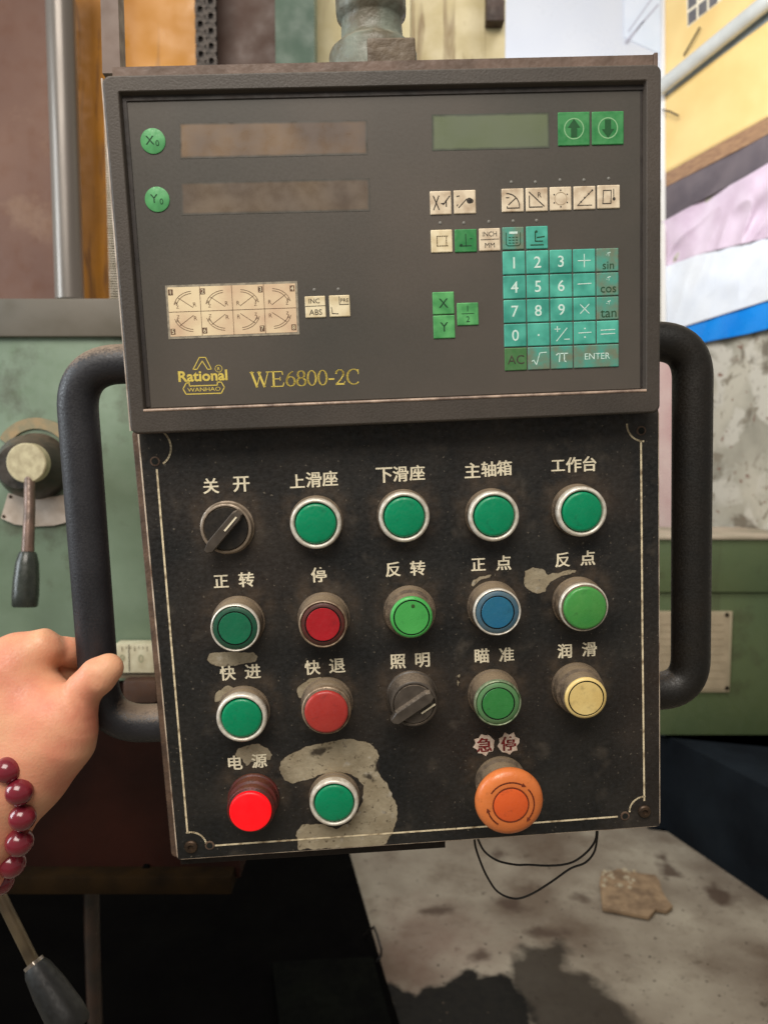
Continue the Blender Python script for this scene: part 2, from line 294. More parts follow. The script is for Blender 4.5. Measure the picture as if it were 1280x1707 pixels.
# face plate: a fine grid carrying where paint is worn, where dust sits and where the top turns browner
def Z(pts, sc, ox, oy): return [tuple(U(ox + x / sc, oy + y / sc)) for x, y in pts]
z7 = (1280 / 440, 240, 1060); z8 = (1280 / 480, 640, 1060); z6 = (1280 / 480, 640, 690)
bare = [Z(p, *z7) for p in (
    [(655, 650), (665, 610), (700, 575), (800, 535), (920, 508), (1010, 500), (1080, 515), (1125, 545), (1138, 580), (1122, 625), (1130, 665), (1165, 700), (1200, 760), (1225, 830), (1225, 900), (1205, 960), (1170, 1012), (1100, 1025), (900, 1030), (748, 1036), (738, 950), (770, 915), (850, 910), (930, 935), (1000, 900), (1035, 850), (1062, 795), (1062, 730), (1040, 690), (1000, 675), (930, 660), (860, 670), (790, 698), (720, 715), (680, 700)],
    [(305, 112), (318, 88), (360, 80), (440, 78), (530, 82), (552, 100), (540, 128), (470, 138), (380, 150), (330, 140)],
    [(440, 580), (455, 548), (500, 530), (550, 525), (600, 545), (618, 575), (610, 605), (570, 600), (520, 612), (500, 628), (478, 600)],
    [(345, 320), (350, 285), (375, 258), (410, 240), (440, 250), (410, 268), (385, 290), (372, 315)],
    [(742, 268), (752, 240), (800, 208), (860, 198), (862, 215), (820, 240), (790, 270), (765, 302), (750, 295)])]
bare += [Z([(620, 740), (625, 700), (660, 684), (700, 690), (730, 715), (775, 704), (820, 692), (858, 694), (852, 708), (790, 720), (740, 748), (715, 790), (680, 802), (645, 785), (625, 765)], *z6),
         Z([(326, 172), (336, 172), (334, 196), (338, 212), (328, 222), (325, 200)], *z8),
         Z([(385, 760), (400, 740), (430, 722), (480, 712), (485, 720), (430, 738), (395, 768)], *z6)]
spec = [Z([(800, 560), (860, 535), (910, 540), (880, 565), (850, 585), (810, 580)], *z7), Z([(1060, 672), (1090, 662), (1120, 690), (1115, 712), (1080, 690)], *z7), Z([(1116, 610), (1136, 590), (1140, 650), (1120, 660)], *z7)]
btn = [(x, y) for y, xs in ((.0755, (-.107, -.0546, -.0032, .0495, .1017)), (.019, (-.104, -.0535, -.0017, .049, .1015)), (-.0354, (-.1036, -.054, -.0027, .0476, .1006)), (-.092, (-.1018, -.0523, .051))) for x in xs]
def dust_and_tone(Q):
    d = np.zeros(len(Q))
    for x, y in btn:
        r = np.hypot(Q[:, 0] - x, (Q[:, 1] - y - .004) * .95); d = np.maximum(d, np.exp(-np.clip(r - .0165, 0, 1) ** 2 / (2 * .0042 ** 2)))
    d = np.maximum(d, .35 * np.exp(-(Q[:, 1] - .133) ** 2 / .03 ** 2)); return d  # plus a browner band along the plate's top edge
ns = 150
def plate_pts(Q): return np.c_[Q, Q[:, 0] * 0]
# lower plate is a quad: warp a unit grid onto it
uu, vv = np.meshgrid(np.linspace(0, 1, 260), np.linspace(0, 1, 230)); uu = uu.ravel(); vv = vv.ravel()
q = np.array([BL, BR, TR_, TL]); QP = ((1 - uu) * (1 - vv))[:, None] * q[0] + (uu * (1 - vv))[:, None] * q[1] + (uu * vv)[:, None] * q[2] + ((1 - uu) * vv)[:, None] * q[3]
i = np.arange(260 * 230).reshape(230, 260); ff = np.stack([i[:-1, :-1], i[:-1, 1:], i[1:, 1:], i[1:, :-1]], -1).reshape(-1, 4)
me = bpy.data.meshes.new('face_plate'); me.from_pydata(np.c_[QP, QP[:, 0] * 0 + 0.0].tolist(), [], ff.tolist())
for k, a in (('bare', np.min([sdpoly(QP, p) for p in bare], 0) * 1000), ('scar', np.min([sdpoly(QP, p) for p in spec], 0) * 1000), ('dust', dust_and_tone(QP))):  # 'dust' also carries the browner band along the plate's top edge
    me.attributes.new(k, 'FLOAT', 'POINT').data.foreach_set('value', a.astype(np.float32))
def plate_mat():
    m = mat('plate_black_paint', (21, 22, 22), (42, 40, 37), .5, scale=26, det=9, mix=(.38, .68), bump=.16, bscale=380, rvar=.2)
    N = m.node_tree.nodes; L = m.node_tree.links; b = N['Principled BSDF']; src = b.inputs['Base Color'].links[0].from_socket; tc = N['Texture Coordinate']
    def noise(s, d=6):
        n = N.new('ShaderNodeTexNoise'); n.inputs['Scale'].default_value = s; n.inputs['Detail'].default_value = d; L.new(tc.outputs['Object'], n.inputs['Vector']); return n.outputs[0]
    def mth(op, a, b_=None, c=None):
        n = N.new('ShaderNodeMath'); n.operation = op
        for k, x in enumerate((a, b_, c)):
            if x is None: continue
            if isinstance(x, (int, float)): n.inputs[k].default_value = x
            else: L.new(x, n.inputs[k])
        return n.outputs[0]
    def rng_(x, a, b_, c=0, d=1):
        n = N.new('ShaderNodeMapRange'); L.new(x, n.inputs[0]); n.inputs[1].default_value = a; n.inputs[2].default_value = b_; n.inputs[3].default_value = c; n.inputs[4].default_value = d; return n.outputs[0]
    def mixc(f, a, col):
        x = N.new('ShaderNodeMix'); x.data_type = 'RGBA'; L.new(f, x.inputs[0]); L.new(a, x.inputs[6])
        if isinstance(col, tuple): x.inputs[7].default_value = (*lin(col), 1)
        else: L.new(col, x.inputs[7])
        return x.outputs[2]
    def at(nm): a = N.new('ShaderNodeAttribute'); a.attribute_name = nm; return a.outputs['Fac']
    # overall grime, brown dust round the buttons, fine pale specks
    src = mixc(rng_(noise(9, 8), .50, .75, 0, .42), src, (70, 56, 46))
    src = mixc(mth('MULTIPLY', at('dust'), rng_(noise(130, 5), .35, .65,   .05, .42)), src, (92, 77, 62))
    src = mixc(rng_(noise(480, 4), .66, .74, 0, .5), src, (140, 130, 114)); src = mixc(rng_(noise(48, 9), .60, .72, 0, .4), src, (88, 80, 70))
    e = mth('ADD', mth('ADD', at('bare'), mth('MULTIPLY_ADD', noise(260, 6), 2.6, -1.3)), mth('MULTIPLY_ADD', noise(70, 4), 2.6, -1.3))
    bm_ = mixc(rng_(noise(70, 6), .3, .7), N.new('ShaderNodeRGB').outputs[0], (166, 152, 126)); rgb = bm_.node.inputs[6].links[0].from_node; rgb.outputs[0].default_value = (*lin((196, 184, 158)), 1)
    bm_ = mixc(rng_(noise(30, 8), .50, .70, 0, .6), bm_, (100, 88, 70)); bm_ = mixc(rng_(noise(300, 5), .60, .68, 0, .7), bm_, (70, 58, 46)); bm_ = mixc(rng_(noise(150, 4), .62, .70, 0, .6), bm_, (214, 206, 190)); f = rng_(e, -.25, .15, 1, 0)
    rim = rng_(mth('ABSOLUTE', mth('ADD', e, -.2)), 0, .5, .8, 0)
    src = mixc(rim, src, (30, 20, 14)); src = mixc(f, src, bm_)
    src = mixc(rng_(mth('ADD', at('scar'), mth('MULTIPLY_ADD', noise(300, 4), 5, -2.5)), -1.2, .6, .85, 0), src, (44, 36, 30))
    L.new(src, b.inputs['Base Color']); L.new(mth('MULTIPLY', f, .4), b.inputs['Metallic']); return m
M_plate = plate_mat()
fp = link('face_plate', me, M_plate, P)
MB().loft([quad_loop(.0009, .0007, .0007, 0, -.0028, .003), quad_loop(.0009, .0007, .0007, 0, -.0005, .003), quad_loop(.0006, .0004, .0004, 0, -.0002, .003), quad_loop(-.0007, -.0007, -.0007, 0, -.0002, .002)], True, True).build('plate_edge', mat('plate_edge_metal', (226, 208, 186), (124, 98, 80), .5, .1, scale=70, mix=(.4, .7)), P)
# engraved border line with concave corners round the screws
lw = .0011
bor = MB()
def lnpx(pts, wd=lw, z=.00025, m=bor): m.pen([U(x, y) for x, y in pts], wd, z)
lnpx([(262, 783), (285, 1060), (313, 1388)]); lnpx([(360, 1409), (760, 1381), (1028, 1361)]); lnpx([(1067.5, 737), (1070, 1060), (1073, 1334)])
def arcpx(c, r, a0, a1, z=.00025, n=14, m=bor):
    cc = U(*c); m.pen([(cc[0] + r * math.cos(math.radians(a0 + (a1 - a0) * k / n)), cc[1] + r * math.sin(math.radians(a0 + (a1 - a0) * k / n))) for k in range(n + 1)], lw, z)
arcpx((252, 746), .0115, 70, -55); arcpx((319, 1411), .0095, 102, 0); arcpx((1073, 1351), .0095, 180, 88); arcpx((1073, 706), .0105, 180, 268)
bor.build('border_line', M_line, P)
M_scr = mat('old_screw', (58, 48, 40), (84, 66, 50), .5, .5, scale=300)
for c in ((319, 1411), (1073, 1352)):
    s = MB().lathe([(.0040, 0), (.0040, .0010), (.0034, .0017), (.0018, .0019), (.0017, .0008), (0, .0008)], 20).build('screw', M_scr, P, (*U(*c), 0), smooth=True)
for c, mt in (((259, 769), M_gap), ((1068, 718), M_rust), ((1041, 1360), M_rust), ((350, 1409), M_rust)):
    MB().lathe([(.0029, 0), (.0029, .0004), (.0020, .0005), (.0019, -.0004 + .0006), (0, .0002)], 18).build('screw_hole', mt if mt is not M_gap else M_rust, P, (*U(*c), 0))
    MB().disc((0, 0), .0019, .00052).build('hole', M_gap, P, (*U(*c), 0))

# display housing
H = [rr(-.1525, .145, .134, .3195, .004, -.038), rr(-.1545, .1455, .132, .3203, .0045, -.036), rr(-.1545, .1455, .132, .3203, .0045, .0145), rr(-.1543, .1453, .1322, .3201, .0043, .0160), rr(-.1538, .1448, .1327, .3196, .004, .0167), rr(-.1532, .1442, .1333, .3190, .004, .0170),
     rr(-.1466, .1376, .1447, .3123, .0012, .0170), rr(-.1461, .1371, .1452, .3118, .0010, .0166), rr(-.1452, .1362, .1459, .3106, .0008, .0130)]
MB().loft(H).build('display_housing', M_house, P, smooth=True, ang=14)
hs = bpy.data.objects['display_housing']
WM = .0130
mm = MB().loft([rr(-.1447, .1357, .1463, .3097, .0006, WM + .0001), rr(-.1445, .1355, .1465, .3095, .0006, WM + .0003)]).build('membrane', M_memb, P)
MB().tube([(-.1462, .1449, .0166), (0, .1449, .0167), (.1372, .1449, .0166)], .00085, 8).build('bevel_glint', M_glint, P)  # pale strip painting the highlight on the recess's worn lower edge
_a, _b = U(187, 112, -.004), U(1094, 91, -.004)
MB().poly([(_a[0], .312), (_b[0], .312), tuple(_b), tuple(_a)], -.046, -.004).build('back_cover', M_cov, P)
shd = MB(); zg = WM + .0004
shd.box(-.1452, .1364, .3083, .3112, WM, zg + .0006); shd.box(-.1452, -.1431, .1470, .3083, WM, zg + .0005); shd.box(.1349, .1361, .1470, .3083, WM, zg)
shd.build('recess_shade', mat('recess_shade_dark', (38, 33, 30), (54, 46, 42), .6, scale=60), P)  # dark strips standing for the shade of the recess walls
MB().tube([(-.15475, .3195, .0145), (-.15475, .225, .0148), (-.15475, .134, .0145)], .0006, 8).build('edge_glint', mat('edge_glint', (214, 200, 186), (150, 132, 116), .5, scale=90), P)  # pale tube painting the light caught along the housing's left edge
_c = U(1090, 94, -.002); MB().box(_c[0], _c[0] + .0022, .318, _c[1] + .0022, -.044, -.002, .0005).build('cover_clip', M_cov, P)

# text -> mesh, drawn with the built-in font
def glyphs(items, off=0.0, extr=0.0):
    """items: (string, u, v, em size, x stretch) centred; returns verts, faces in the plane"""
    V = []; Fc = []
    for it in items:
        s, u, v, em = it[:4]; sx = it[4] if len(it) > 4 else 1
        cu = bpy.data.curves.new('t', 'FONT'); cu.body = s; cu.size = 1; cu.align_x = 'LEFT'; cu.resolution_u = 3; cu.offset = off
        o = bpy.data.objects.new('t', cu); COL.objects.link(o); bpy.context.view_layer.update()
        me = bpy.data.meshes.new_from_object(o.evaluated_get(bpy.context.evaluated_depsgraph_get()))
        co = np.array([x.co[:2] for x in me.vertices]) if len(me.vertices) else np.zeros((1, 2))
        mn, mxx = co.min(0), co.max(0); c = (mn + mxx) / 2; n = len(V)
        h = mxx[1] - mn[1]; k = em / (h if len(it) < 6 else it[5]);
        V += [((p[0] - c[0]) * k * sx + u, (p[1] - c[1]) * k + v) for p in co]
        Fc += [tuple(x + n for x in f.vertices) for f in me.polygons]
        bpy.data.objects.remove(o); bpy.data.meshes.remove(me); bpy.data.curves.remove(cu)
    return V, Fc
def text(name, items, m, z, parent, off=0.0):
    V, Fc = glyphs(items, off); return MB().add([(a, b, z) for a, b in V], Fc).build(name, m, parent)

# button captions (pixel centre of each character, height about 24 px)
CH = .0091
caps = [[('关', 352, 810), ('开', 402.5, 807)], [('上', 495.5, 802), ('滑', 523, 799.5), ('座', 550, 797.5)], [('下', 640.5, 792), ('滑', 667.5, 790), ('座', 695, 788)], [('主', 787, 784), ('轴', 814, 782), ('箱', 840, 780)], [('工', 929.5, 776), ('作', 955.5, 774.5), ('台', 982, 773)],
    [('正', 369, 969), ('转', 411, 966)], [('停', 531.5, 958)], [('反', 655, 949), ('转', 696, 947)], [('正', 797, 941), ('点', 839, 938)], [('反', 937, 933), ('点', 979, 930)],
    [('快', 380, 1122), ('进', 421.5, 1119)], [('快', 521, 1112.5), ('退', 562, 1109.5)], [('照', 663, 1102.5), ('明', 704, 1100)], [('瞄', 803, 1093), ('准', 844, 1091)], [('润', 940.5, 1085), ('滑', 981.5, 1082)], [('电', 392.5, 1271), ('源', 432.5, 1268)]]
hts = {'工': .0066, '上': .0080, '一': .002, '正': .0076}
for cp in caps:
    V, Fc = glyphs([(c, *U(x, y), hts.get(c, CH)) for c, x, y in cp], .011); mb = MB()
    for dx, dz in ((-.00013, 0), (.00013, .00003)): mb.add([(a + dx, b, .00022 + dz) for a, b in V], Fc)
    mb.build('caption', M_print, P)
for c, x, y in (('急', 807, 1241), ('停', 847, 1239)):
    cc = U(x, y); n = 17; st = []
    for k in range(n):
        a = 2 * math.pi * k / n; r = (.0072 if k % 2 else .0060) + random.uniform(-.0005, .0008); st.append((cc[0] + r * math.cos(a) * 1.0, cc[1] + r * math.sin(a) * .98))
    s = MB().poly(st, .0, .0003).build('caption_sticker', M_sti, P)
    V, Fc = glyphs([(c, *cc, .0092)], .010); mb = MB()
    for dx, dz in ((-.0002, 0), (.0002, .00003)): mb.add([(a + dx, b, .00045 + dz) for a, b in V], Fc)
    mb.build('caption', M_stin, s)

# ---- buttons
def base_uv(k): return btn[k]
def push(k, front, h, style, capmat, label, R=.0140, rim=None, tilt=True, ringm=None, gr=None):
    """collar mesh is the part; bezel and cap are its sub-parts"""
    bu, bv = btn[k]; f = U(front[0], front[1], h); cx_, cy_ = f      # the cap's true centre on the pendant
    p = MB().lathe([(.0158, .0), (.0158, .0018), (.0150, .0024), (.0149, h * .45), (R + .0006, h * .5), (R + .0004, h - .0030), (R * .97, h - .0024), (0.0, h - .0024)], 48).build('push_button', M_coll if style != 'L' else M_ring, P, (cx_, cy_, 0), smooth=True)
    p['label'] = label
    if style == 'A':
        MB().lathe([(.0148, h - .0052), (.0150, h - .0046), (.0150, h - .0022), (.0147, h - .0008), (.0139, h - .0001), (.0131, h), (.01275, h - .0004), (.0124, h - .0012), (.0122, h - .0024)], 64).build('bezel', rim or M_silv, p, smooth=True, ang=60)
        MB().lathe([(.0118, h - .0024), (.0118, h - .0008), (.0112, h - .0001), (.0100, h + .0002), (.0001, h + .0004)], 64).build('cap', capmat, p, smooth=True, ang=50)
        MB().lathe([(.0123, h - .00235), (.0, h - .00235)], 40).build('gap_ring', M_gap, p)
    elif style == 'B':
        MB().lathe([(R, h - .008), (R + .0002, h - .001), (R - .0001, h - .0002), (R - .0006, h), (R - .0010, h - .0004), (R - .0011, h - .0016)], 64).build('bezel', rim or M_silv, p, smooth=True, ang=60)
        g = gr or .0098; o = R - .0013
        MB().lathe([(o, h - .0016), (o, h - .0005), (o - .0004, h - .0001), (g + .0004, h + .0002), (g + .0002, h - .0006), (g - .0004, h - .0010)], 64).build('cap_ring', ringm or capmat, p, smooth=True, ang=50)
        MB().lathe([(g, h - .0008), (g - .0002, h - .0002), (g - .0006, h + .0003), (.0001, h + .0005)], 64).build('cap', capmat, p, smooth=True, ang=50)
        MB().lathe([(g + .00035, h + .00004), (g - .00035, h + .00004)], 48).build('groove', M_gap, p)
    elif style == 'C':
        o = R
        MB().lathe([(o - .0004, h - .0024), (o, h - .002), (o, h - .0008), (o - .0006, h - .0001), (o - .0016, h + .0002), (o - .0019, h - .0006), (o - .0023, h - .0006), (o - .0026, h + .0003), (.0001, h + .0005)], 64).build('cap', capmat, p, smooth=True, ang=50)
        MB().lathe([(o - .00178, h + .00004), (o - .00242, h + .00004)], 48).build('groove', M_gap, p)
    elif style in 'DL':
        MB().lathe([(R + .0010, h - .0065), (R + .0014, h - .0042), (R + .0011, h - .0030), (R + .0005, h - .0027), (R - .0002, h - .0034)], 64).build('bezel', rim or M_silvd, p, smooth=True, ang=60)
        o = R - .0006
        MB().lathe([(o, h - .0060), (o, h - .0010), (o - .0005, h - .0002), (o - .0016, h + .0001), (.0001, h + .0006)], 64).build('cap', capmat, p, smooth=True, ang=50)
    return p
push(1, (526.5, 873.5), .0095, 'A', M_g1, 'green push button under the caption for upper slide')
push(2, (674, 862.5), .0095, 'A', M_g1, 'green push button under the caption for lower slide')
push(3, (823.8, 861.3), .0110, 'A', M_g1, 'green push button under the caption for spindle box')
push(4, (970.5, 853.5), .0110, 'A', M_g1, 'green push button under the caption for worktable')
push(5, (392, 1047.5), .0150, 'B', M_g2, 'dark green push button with thin bright rim', ringm=mat('ring_dark_green', (24, 84, 62), (40, 78, 58), .45, scale=120))
push(6, (538.5, 1041), .0150, 'B', M_rd, 'red push button with brown tarnished rim', rim=M_silvd, ringm=mat('ring_dark_red', (92, 40, 34), (74, 44, 36), .5, scale=120), gr=.0102)
push(7, (686, 1029.5), .0155, 'C', M_g3, 'bright green push button without metal rim', R=.0124)
push(8, (829, 1021), .0150, 'B', M_bl, 'blue push button', ringm=mat('ring_grey_blue', (62, 100, 122), (84, 106, 116), .45, scale=120))
push(9, (975.8, 1014.6), .0165, 'D', M_g4, 'leaf green push button standing proud of its rim', R=.0134, rim=M_silv)
push(10, (402.6, 1198), .0125, 'A', M_g1, 'green push button with wide silver bezel at third row left')
push(11, (544, 1188), .0170, 'D', M_rd2, 'faded red push button standing proud', R=.0134)
push(13, (830, 1173), .0165, 'B', M_g5, 'mid green push button', ringm=mat('ring_grey_green', (84, 136, 84), (96, 130, 88), .45, scale=120), rim=mat('green_tarnish', (150, 160, 130), (84, 110, 72), .5, .3, scale=260))
push(14, (976.5, 1164.3), .0195, 'C', M_cr, 'cream yellow push button', R=.0126)
push(15, (417.3, 1354.5), .0180, 'L', M_lit, 'lit red power button', R=.0130, rim=M_ring)
push(16, (557, 1340), .0095, 'A', M_g1, 'green push button beside bare metal patch at the bottom')
MB().lathe([(.0011, 0), (.0006, .0001), (0, .0001)], 9).build('burn_mark', mat('burn', (44, 70, 30), (60, 90, 40), .8, scale=900), bpy.data.objects['push_button.006'], (.0010, .0070, .0155 + .0006))
# rotary selector switches
def selector(k, front, h, ang, label, Rr, Lg, wg, mk, rimm, gh=.0062):
    f = U(front[0], front[1], h)
    p = MB().lathe([(.0158, 0), (.0158, .002), (.0151, .0026), (Rr + .0004, h * .5), (Rr, h - .0004), (Rr - .0006, h), (Rr - .0012, h), (Rr - .0016, h - .0010), (.0001, h - .0012)], 48).build('selector_switch', rimm, P, (f[0], f[1], 0), smooth=True)
    p['label'] = label
    MB().lathe([(Rr - .0017, h - .0008), (Rr - .0022, h + .0002), (.0001, h + .0004)], 48).build('dial', M_blk if k == 0 else M_gripm, p, smooth=True)
    c, s_ = math.cos(math.radians(ang)), math.sin(math.radians(ang))
    def T(x, y, z): return (x * c - y * s_, x * s_ + y * c, z)
    def prof(L0, L1, w_, z): return [T(x, y, z) for x, y in ((-L0, 0 - w_ * .25), (-L0 * .86, -w_), (L1 * .8, -w_), (L1, -w_ * .6), (L1, w_ * .6), (L1 * .8, w_), (-L0 * .7, w_), (-L0, w_ * .4))]
    MB().loft([prof(Lg[0], Lg[1], wg, h), prof(Lg[0], Lg[1], wg * .95, h + gh), prof(Lg[0] * .98, Lg[1] * .96, wg * .8, h + gh + .0009)]).build('grip', M_gripm, p)
    MB().box(-.5, .5, -.5, .5, -.5, .5).build('pointer', M_print, p)
    o = COL.objects[-1]; o.scale = (mk[1] - mk[0], .0010, .0004); o.rotation_euler = (0, 0, math.radians(ang)); x, y, z = T((mk[0] + mk[1]) / 2, mk[2], h + gh + .0010); o.location = (x, y, z)
M_rim2 = mat('selector_rim', (164, 148, 130), (120, 106, 90), .4, .3, scale=200, dust=(1.0, 1.7), dustc=(130, 112, 90))
selector(0, (377, 881.5), .0070, 47, 'black rotary selector switch at top left with grip turned up right', .0145, (.0165, .0135), .0032, (.000, .0105, -.0004), M_rim2)
selector(12, (690, 1174), .0150, 32, 'dusty black rotary selector switch in the third row', .0138, (.0160, .0125), .0036, (.0005, .0104, -.0070), M_gripm, .0042)
bpy.data.objects['pointer.001'].location.z = .0157
# emergency stop
f = U(851, 1341.5, .030); f0 = U(829, 1303, .008)
es = MB().lathe([(.0160, 0), (.0160, .003), (.0142, .004), (.0138, .012), (.0132, .0125), (.0132, .0165), (.0138, .017), (.0130, .0225), (.0120, .0225)], 48).build('stop_button', M_coll, P, (f[0], f[1], 0), smooth=True, ang=30)
es['label'] = 'orange mushroom emergency stop button'
MB().lathe([(.0120, .0212), (.0185, .0216), (.0198, .0226), (.0204, .0245), (.0199, .0268), (.0185, .0286), (.0160, .0298), (.0130, .0303), (.0110, .0304), (.0108, .0300), (.0106, .0300), (.0001, .0300)], 72).build('mushroom_cap', M_or, es, smooth=True, ang=45)
MB().lathe([(.0102, .0296), (.0100, .0306), (.0088, .0309), (.0001, .0311)], 48).build('centre_disc', M_or2, es, smooth=True)
ar = MB(); ar.disc((0, 0), .0108, .03062, 48, .0102)
for a0, a1, hd in ((60, 145, 0), (-40, 40, 1), (195, 235, 1)):
    pts = [(.0138 * math.cos(math.radians(a)), .0138 * math.sin(math.radians(a))) for a in np.linspace(a0, a1, 12)]; ar.pen(pts, .0008, .03042)
    e = np.array(pts[0]); t = e - np.array(pts[1]); t /= np.linalg.norm(t); nn = np.array([-t[1], t[0]])
    ar.add([(*(e + t * .0026), .03046), (*(e + nn * .0013), .03046), (*(e - nn * .0013), .03046)], [(0, 1, 2)])
ar.build('arrows', mat('arrow_print', (112, 44, 20), rough=.7), es)

# ---- readout keys
ZK = WM + .0003
def key(u0, u1, v0, v1, m, label=None, name='key'):
    k = MB().loft([rr(u0, u1, v0, v1, .0004, ZK, 2), rr(u0, u1, v0, v1, .0004, ZK + .0004, 2), rr(u0 + .0004, u1 - .0004, v0 + .0004, v1 - .0004, .0004, ZK + .00065, 2)]).build(name, m, P)
    if label: k['label'] = label
    return k
ZL = ZK + .00075
def legend(k, m, strokes=(), txt=(), lw=.0005, circles=(), c=None, off=0):
    mb = MB()
    for s in strokes: mb.pen([(c[0] + x * .001, c[1] + y * .001) for x, y in s], lw, ZL)
    for x, y, r in circles: mb.disc((c[0] + x * .001, c[1] + y * .001), r * .001, ZL, 10)
    if txt: V, Fc = glyphs([(t[0], c[0] + t[1] * .001, c[1] + t[2] * .001, t[3] * .001, *(t[4:] or ())) for t in txt], off); mb.add([(a, b, ZL) for a, b in V], Fc)
    return mb.build('legend', m, k)
u0, v1_, pt = .0568, .2248, .01324
def cell(i, j): return u0 + pt * i, u0 + pt * i + .0126, v1_ - pt * j - .0126, v1_ - pt * j
nums = ['1', '2', '3', None, None, '4', '5', '6', None, None, '7', '8', '9', None, None, '0']
for j in range(5):
    for i in range(5):
        if j == 4 and i == 4: continue
        a, b_, c_, d_ = cell(i, j)
        if j == 4 and i == 3: b_ = cell(4, 4)[1]
        mt = M_kte
        if i == 4 and j < 3 or (j == 4 and i in (1, 2, 3)): mt = M_kte2
        if j == 4 and i == 0: mt = M_kg2
        k = key(a, b_, c_, d_, mt, 'olive green key reading AC' if mt is M_kg2 else None); c = ((a + b_) / 2, (c_ + d_) / 2)
        n = j * 5 + i
        if n < len(nums) and nums[n]: legend(k, M_inkt, txt=[(nums[n], 0, 0, 6.2)], c=c, off=.008)
        elif (i, j) == (3, 0): legend(k, M_inkt, [[(-3.5, 0), (3.5, 0)], [(0, -3.5), (0, 3.5)]], c=c)
        elif (i, j) == (3, 1): legend(k, M_inkt, [[(-3.8, .5), (3.8, .7)]], c=c)
        elif (i, j) == (3, 2): legend(k, M_inkt, [[(-2.5, -2.5), (2.5, 2.5)], [(-2.5, 2.5), (2.5, -2.5)]], c=c)
        elif i == 4 and j < 3: legend(k, M_inkg, txt=[(('sin', 'cos', 'tan')[j], 0.4, -3, 4.2 if j != 1 else 3.2)], c=c); legend(k, M_inkt, [[(0, 3.6), (1.5, 4)]], txt=[('-1', 0, 3, 2)], c=c)
        elif (i, j) == (1, 3): legend(k, M_inkt, circles=[(0, -.3, .6)], c=c)
        elif (i, j) == (2, 3): legend(k, M_inkt, [[(-4, 2.6), (-1, 2.6)], [(-2.5, 1.1), (-2.5, 4.1)], [(-3, -4), (3, 3)], [(1.5, -3.2), (4.4, -3.2)]], c=c)
        elif (i, j) == (3, 3): legend(k, M_inkt, [[(-3.6, 0), (3.6, 0.2)]], circles=[(0, 2.4, .5), (0, -2.4, .5)], c=c)
        elif (i, j) == (4, 3): legend(k, M_inkt, [[(-4, 1.1), (4, 1.3)], [(-4, -1.1), (4, -.9)]], c=c)
        elif (i, j) == (0, 4): legend(k, M_ink, txt=[('AC', 0, -.3, 5.0)], c=c)
        elif (i, j) == (1, 4): legend(k, M_inkt, [[(-4, -1.5), (-3, -1), (-1.5, -3.6), (.5, 3), (4.4, 3.2)]], c=c)
        elif (i, j) == (2, 4): legend(k, M_inkt, [[(-3.2, 1.4), (-2.4, 2.2), (3.2, 2.2)], [(-1.2, 2.2), (-1.6, -2.4)], [(1.3, 2.2), (1.3, -1.8), (2.2, -2.4)]], c=c, lw=.0006)
        elif (i, j) == (3, 4): legend(k, M_inkt, txt=[('ENTER', 0.5, 0, 3.4)], c=c)
def pk(x0, y0, x1, y1, m, label=None, name='key'):
    a = U(x0, y0, ZK); b_ = U(x1, y1, ZK); k = key(a[0], b_[0], b_[1], a[1], m, label, name); return k, ((a[0] + b_[0]) / 2, (a[1] + b_[1]) / 2)
k, c = pk(716, 319.5, 752.3, 357.5, M_kcr); legend(k, M_ink, [[(-4, 3.6), (-1, -3.6)], [(-1, 3.6), (-4, -3.6)], [(.3, -.5), (1.6, -.4)], [(1.4, -1), (3, 1)], [(5, 3.4), (3, 1), (3, -2)]], c=c, lw=.0006)
k, c = pk(755.5, 318, 793, 356, M_kcr); legend(k, M_ink, [[(-3.5, -3), (1, 1.5)], [(-4.4, 3), (-3, 3.2)], [(-4, -1.4), (-4.4, -2)]], circles=[(2.5, .6, 1.6), (3.6, .4, 1.2)], c=c)
fx = [(835.3, 315.3, 872.5, 353), (875.3, 314, 912.3, 352), (915.3, 312.5, 951.6, 350.5), (955, 311.3, 991.5, 349), (994.5, 309.5, 1032, 347.3)]
arc = [(-3.5 + 7.2 * math.sin(t), -3.6 + 7.2 * math.cos(t)) for t in np.linspace(0, math.pi / 2, 10)]
k, c = pk(*fx[0], M_kcr); legend(k, M_ink, [arc, [(-3.2, -3.4), (-3.2, -4.2), (3.6, -4.2)], [(-2.4, -2.4), (1.8, 1.2)], [(-3.6, 1.4), (-2.2, 1.4)]], c=c, lw=.00055)
k, c = pk(*fx[1], M_kcr); legend(k, M_ink, [[(-4.2, 4), (4, -3.6)], [(-4.2, 2), (-4.2, -4), (3, -4)]], txt=[('R', 1.6, 2.4, 2.6)], c=c, lw=.00055)
k, c = pk(*fx[2], M_kcr); legend(k, M_ink, circles=[(4.2 * math.cos(math.radians(a)), 4.4 * math.sin(math.radians(a)), .42) for a in range(30, 390, 60)], c=c); MB().disc(c, .0035, ZL, 30, .0032).build('legend', mat('faint_print', (176, 156, 128), rough=.8), k)
k, c = pk(*fx[3], M_kcr); legend(k, M_ink, [[(-4, -4), (4.4, 4)], [(-4, -4), (4, -4)]], circles=[(-2, -2.1, .5), (0, 0, .5), (2.3, 2, .5), (4.3, 3.9, .5)], c=c, lw=.0004)
k, c = pk(*fx[4], M_kcr); legend(k, M_ink, [[(-3.4, -3.6), (-3, 3.4), (1.4, 3.4), (1.2, -3.6), (-3.4, -3.6)], [(2.8, 4), (2.8, -.5)]], circles=[(3.0, -1.2, .9)], c=c, lw=.0005)
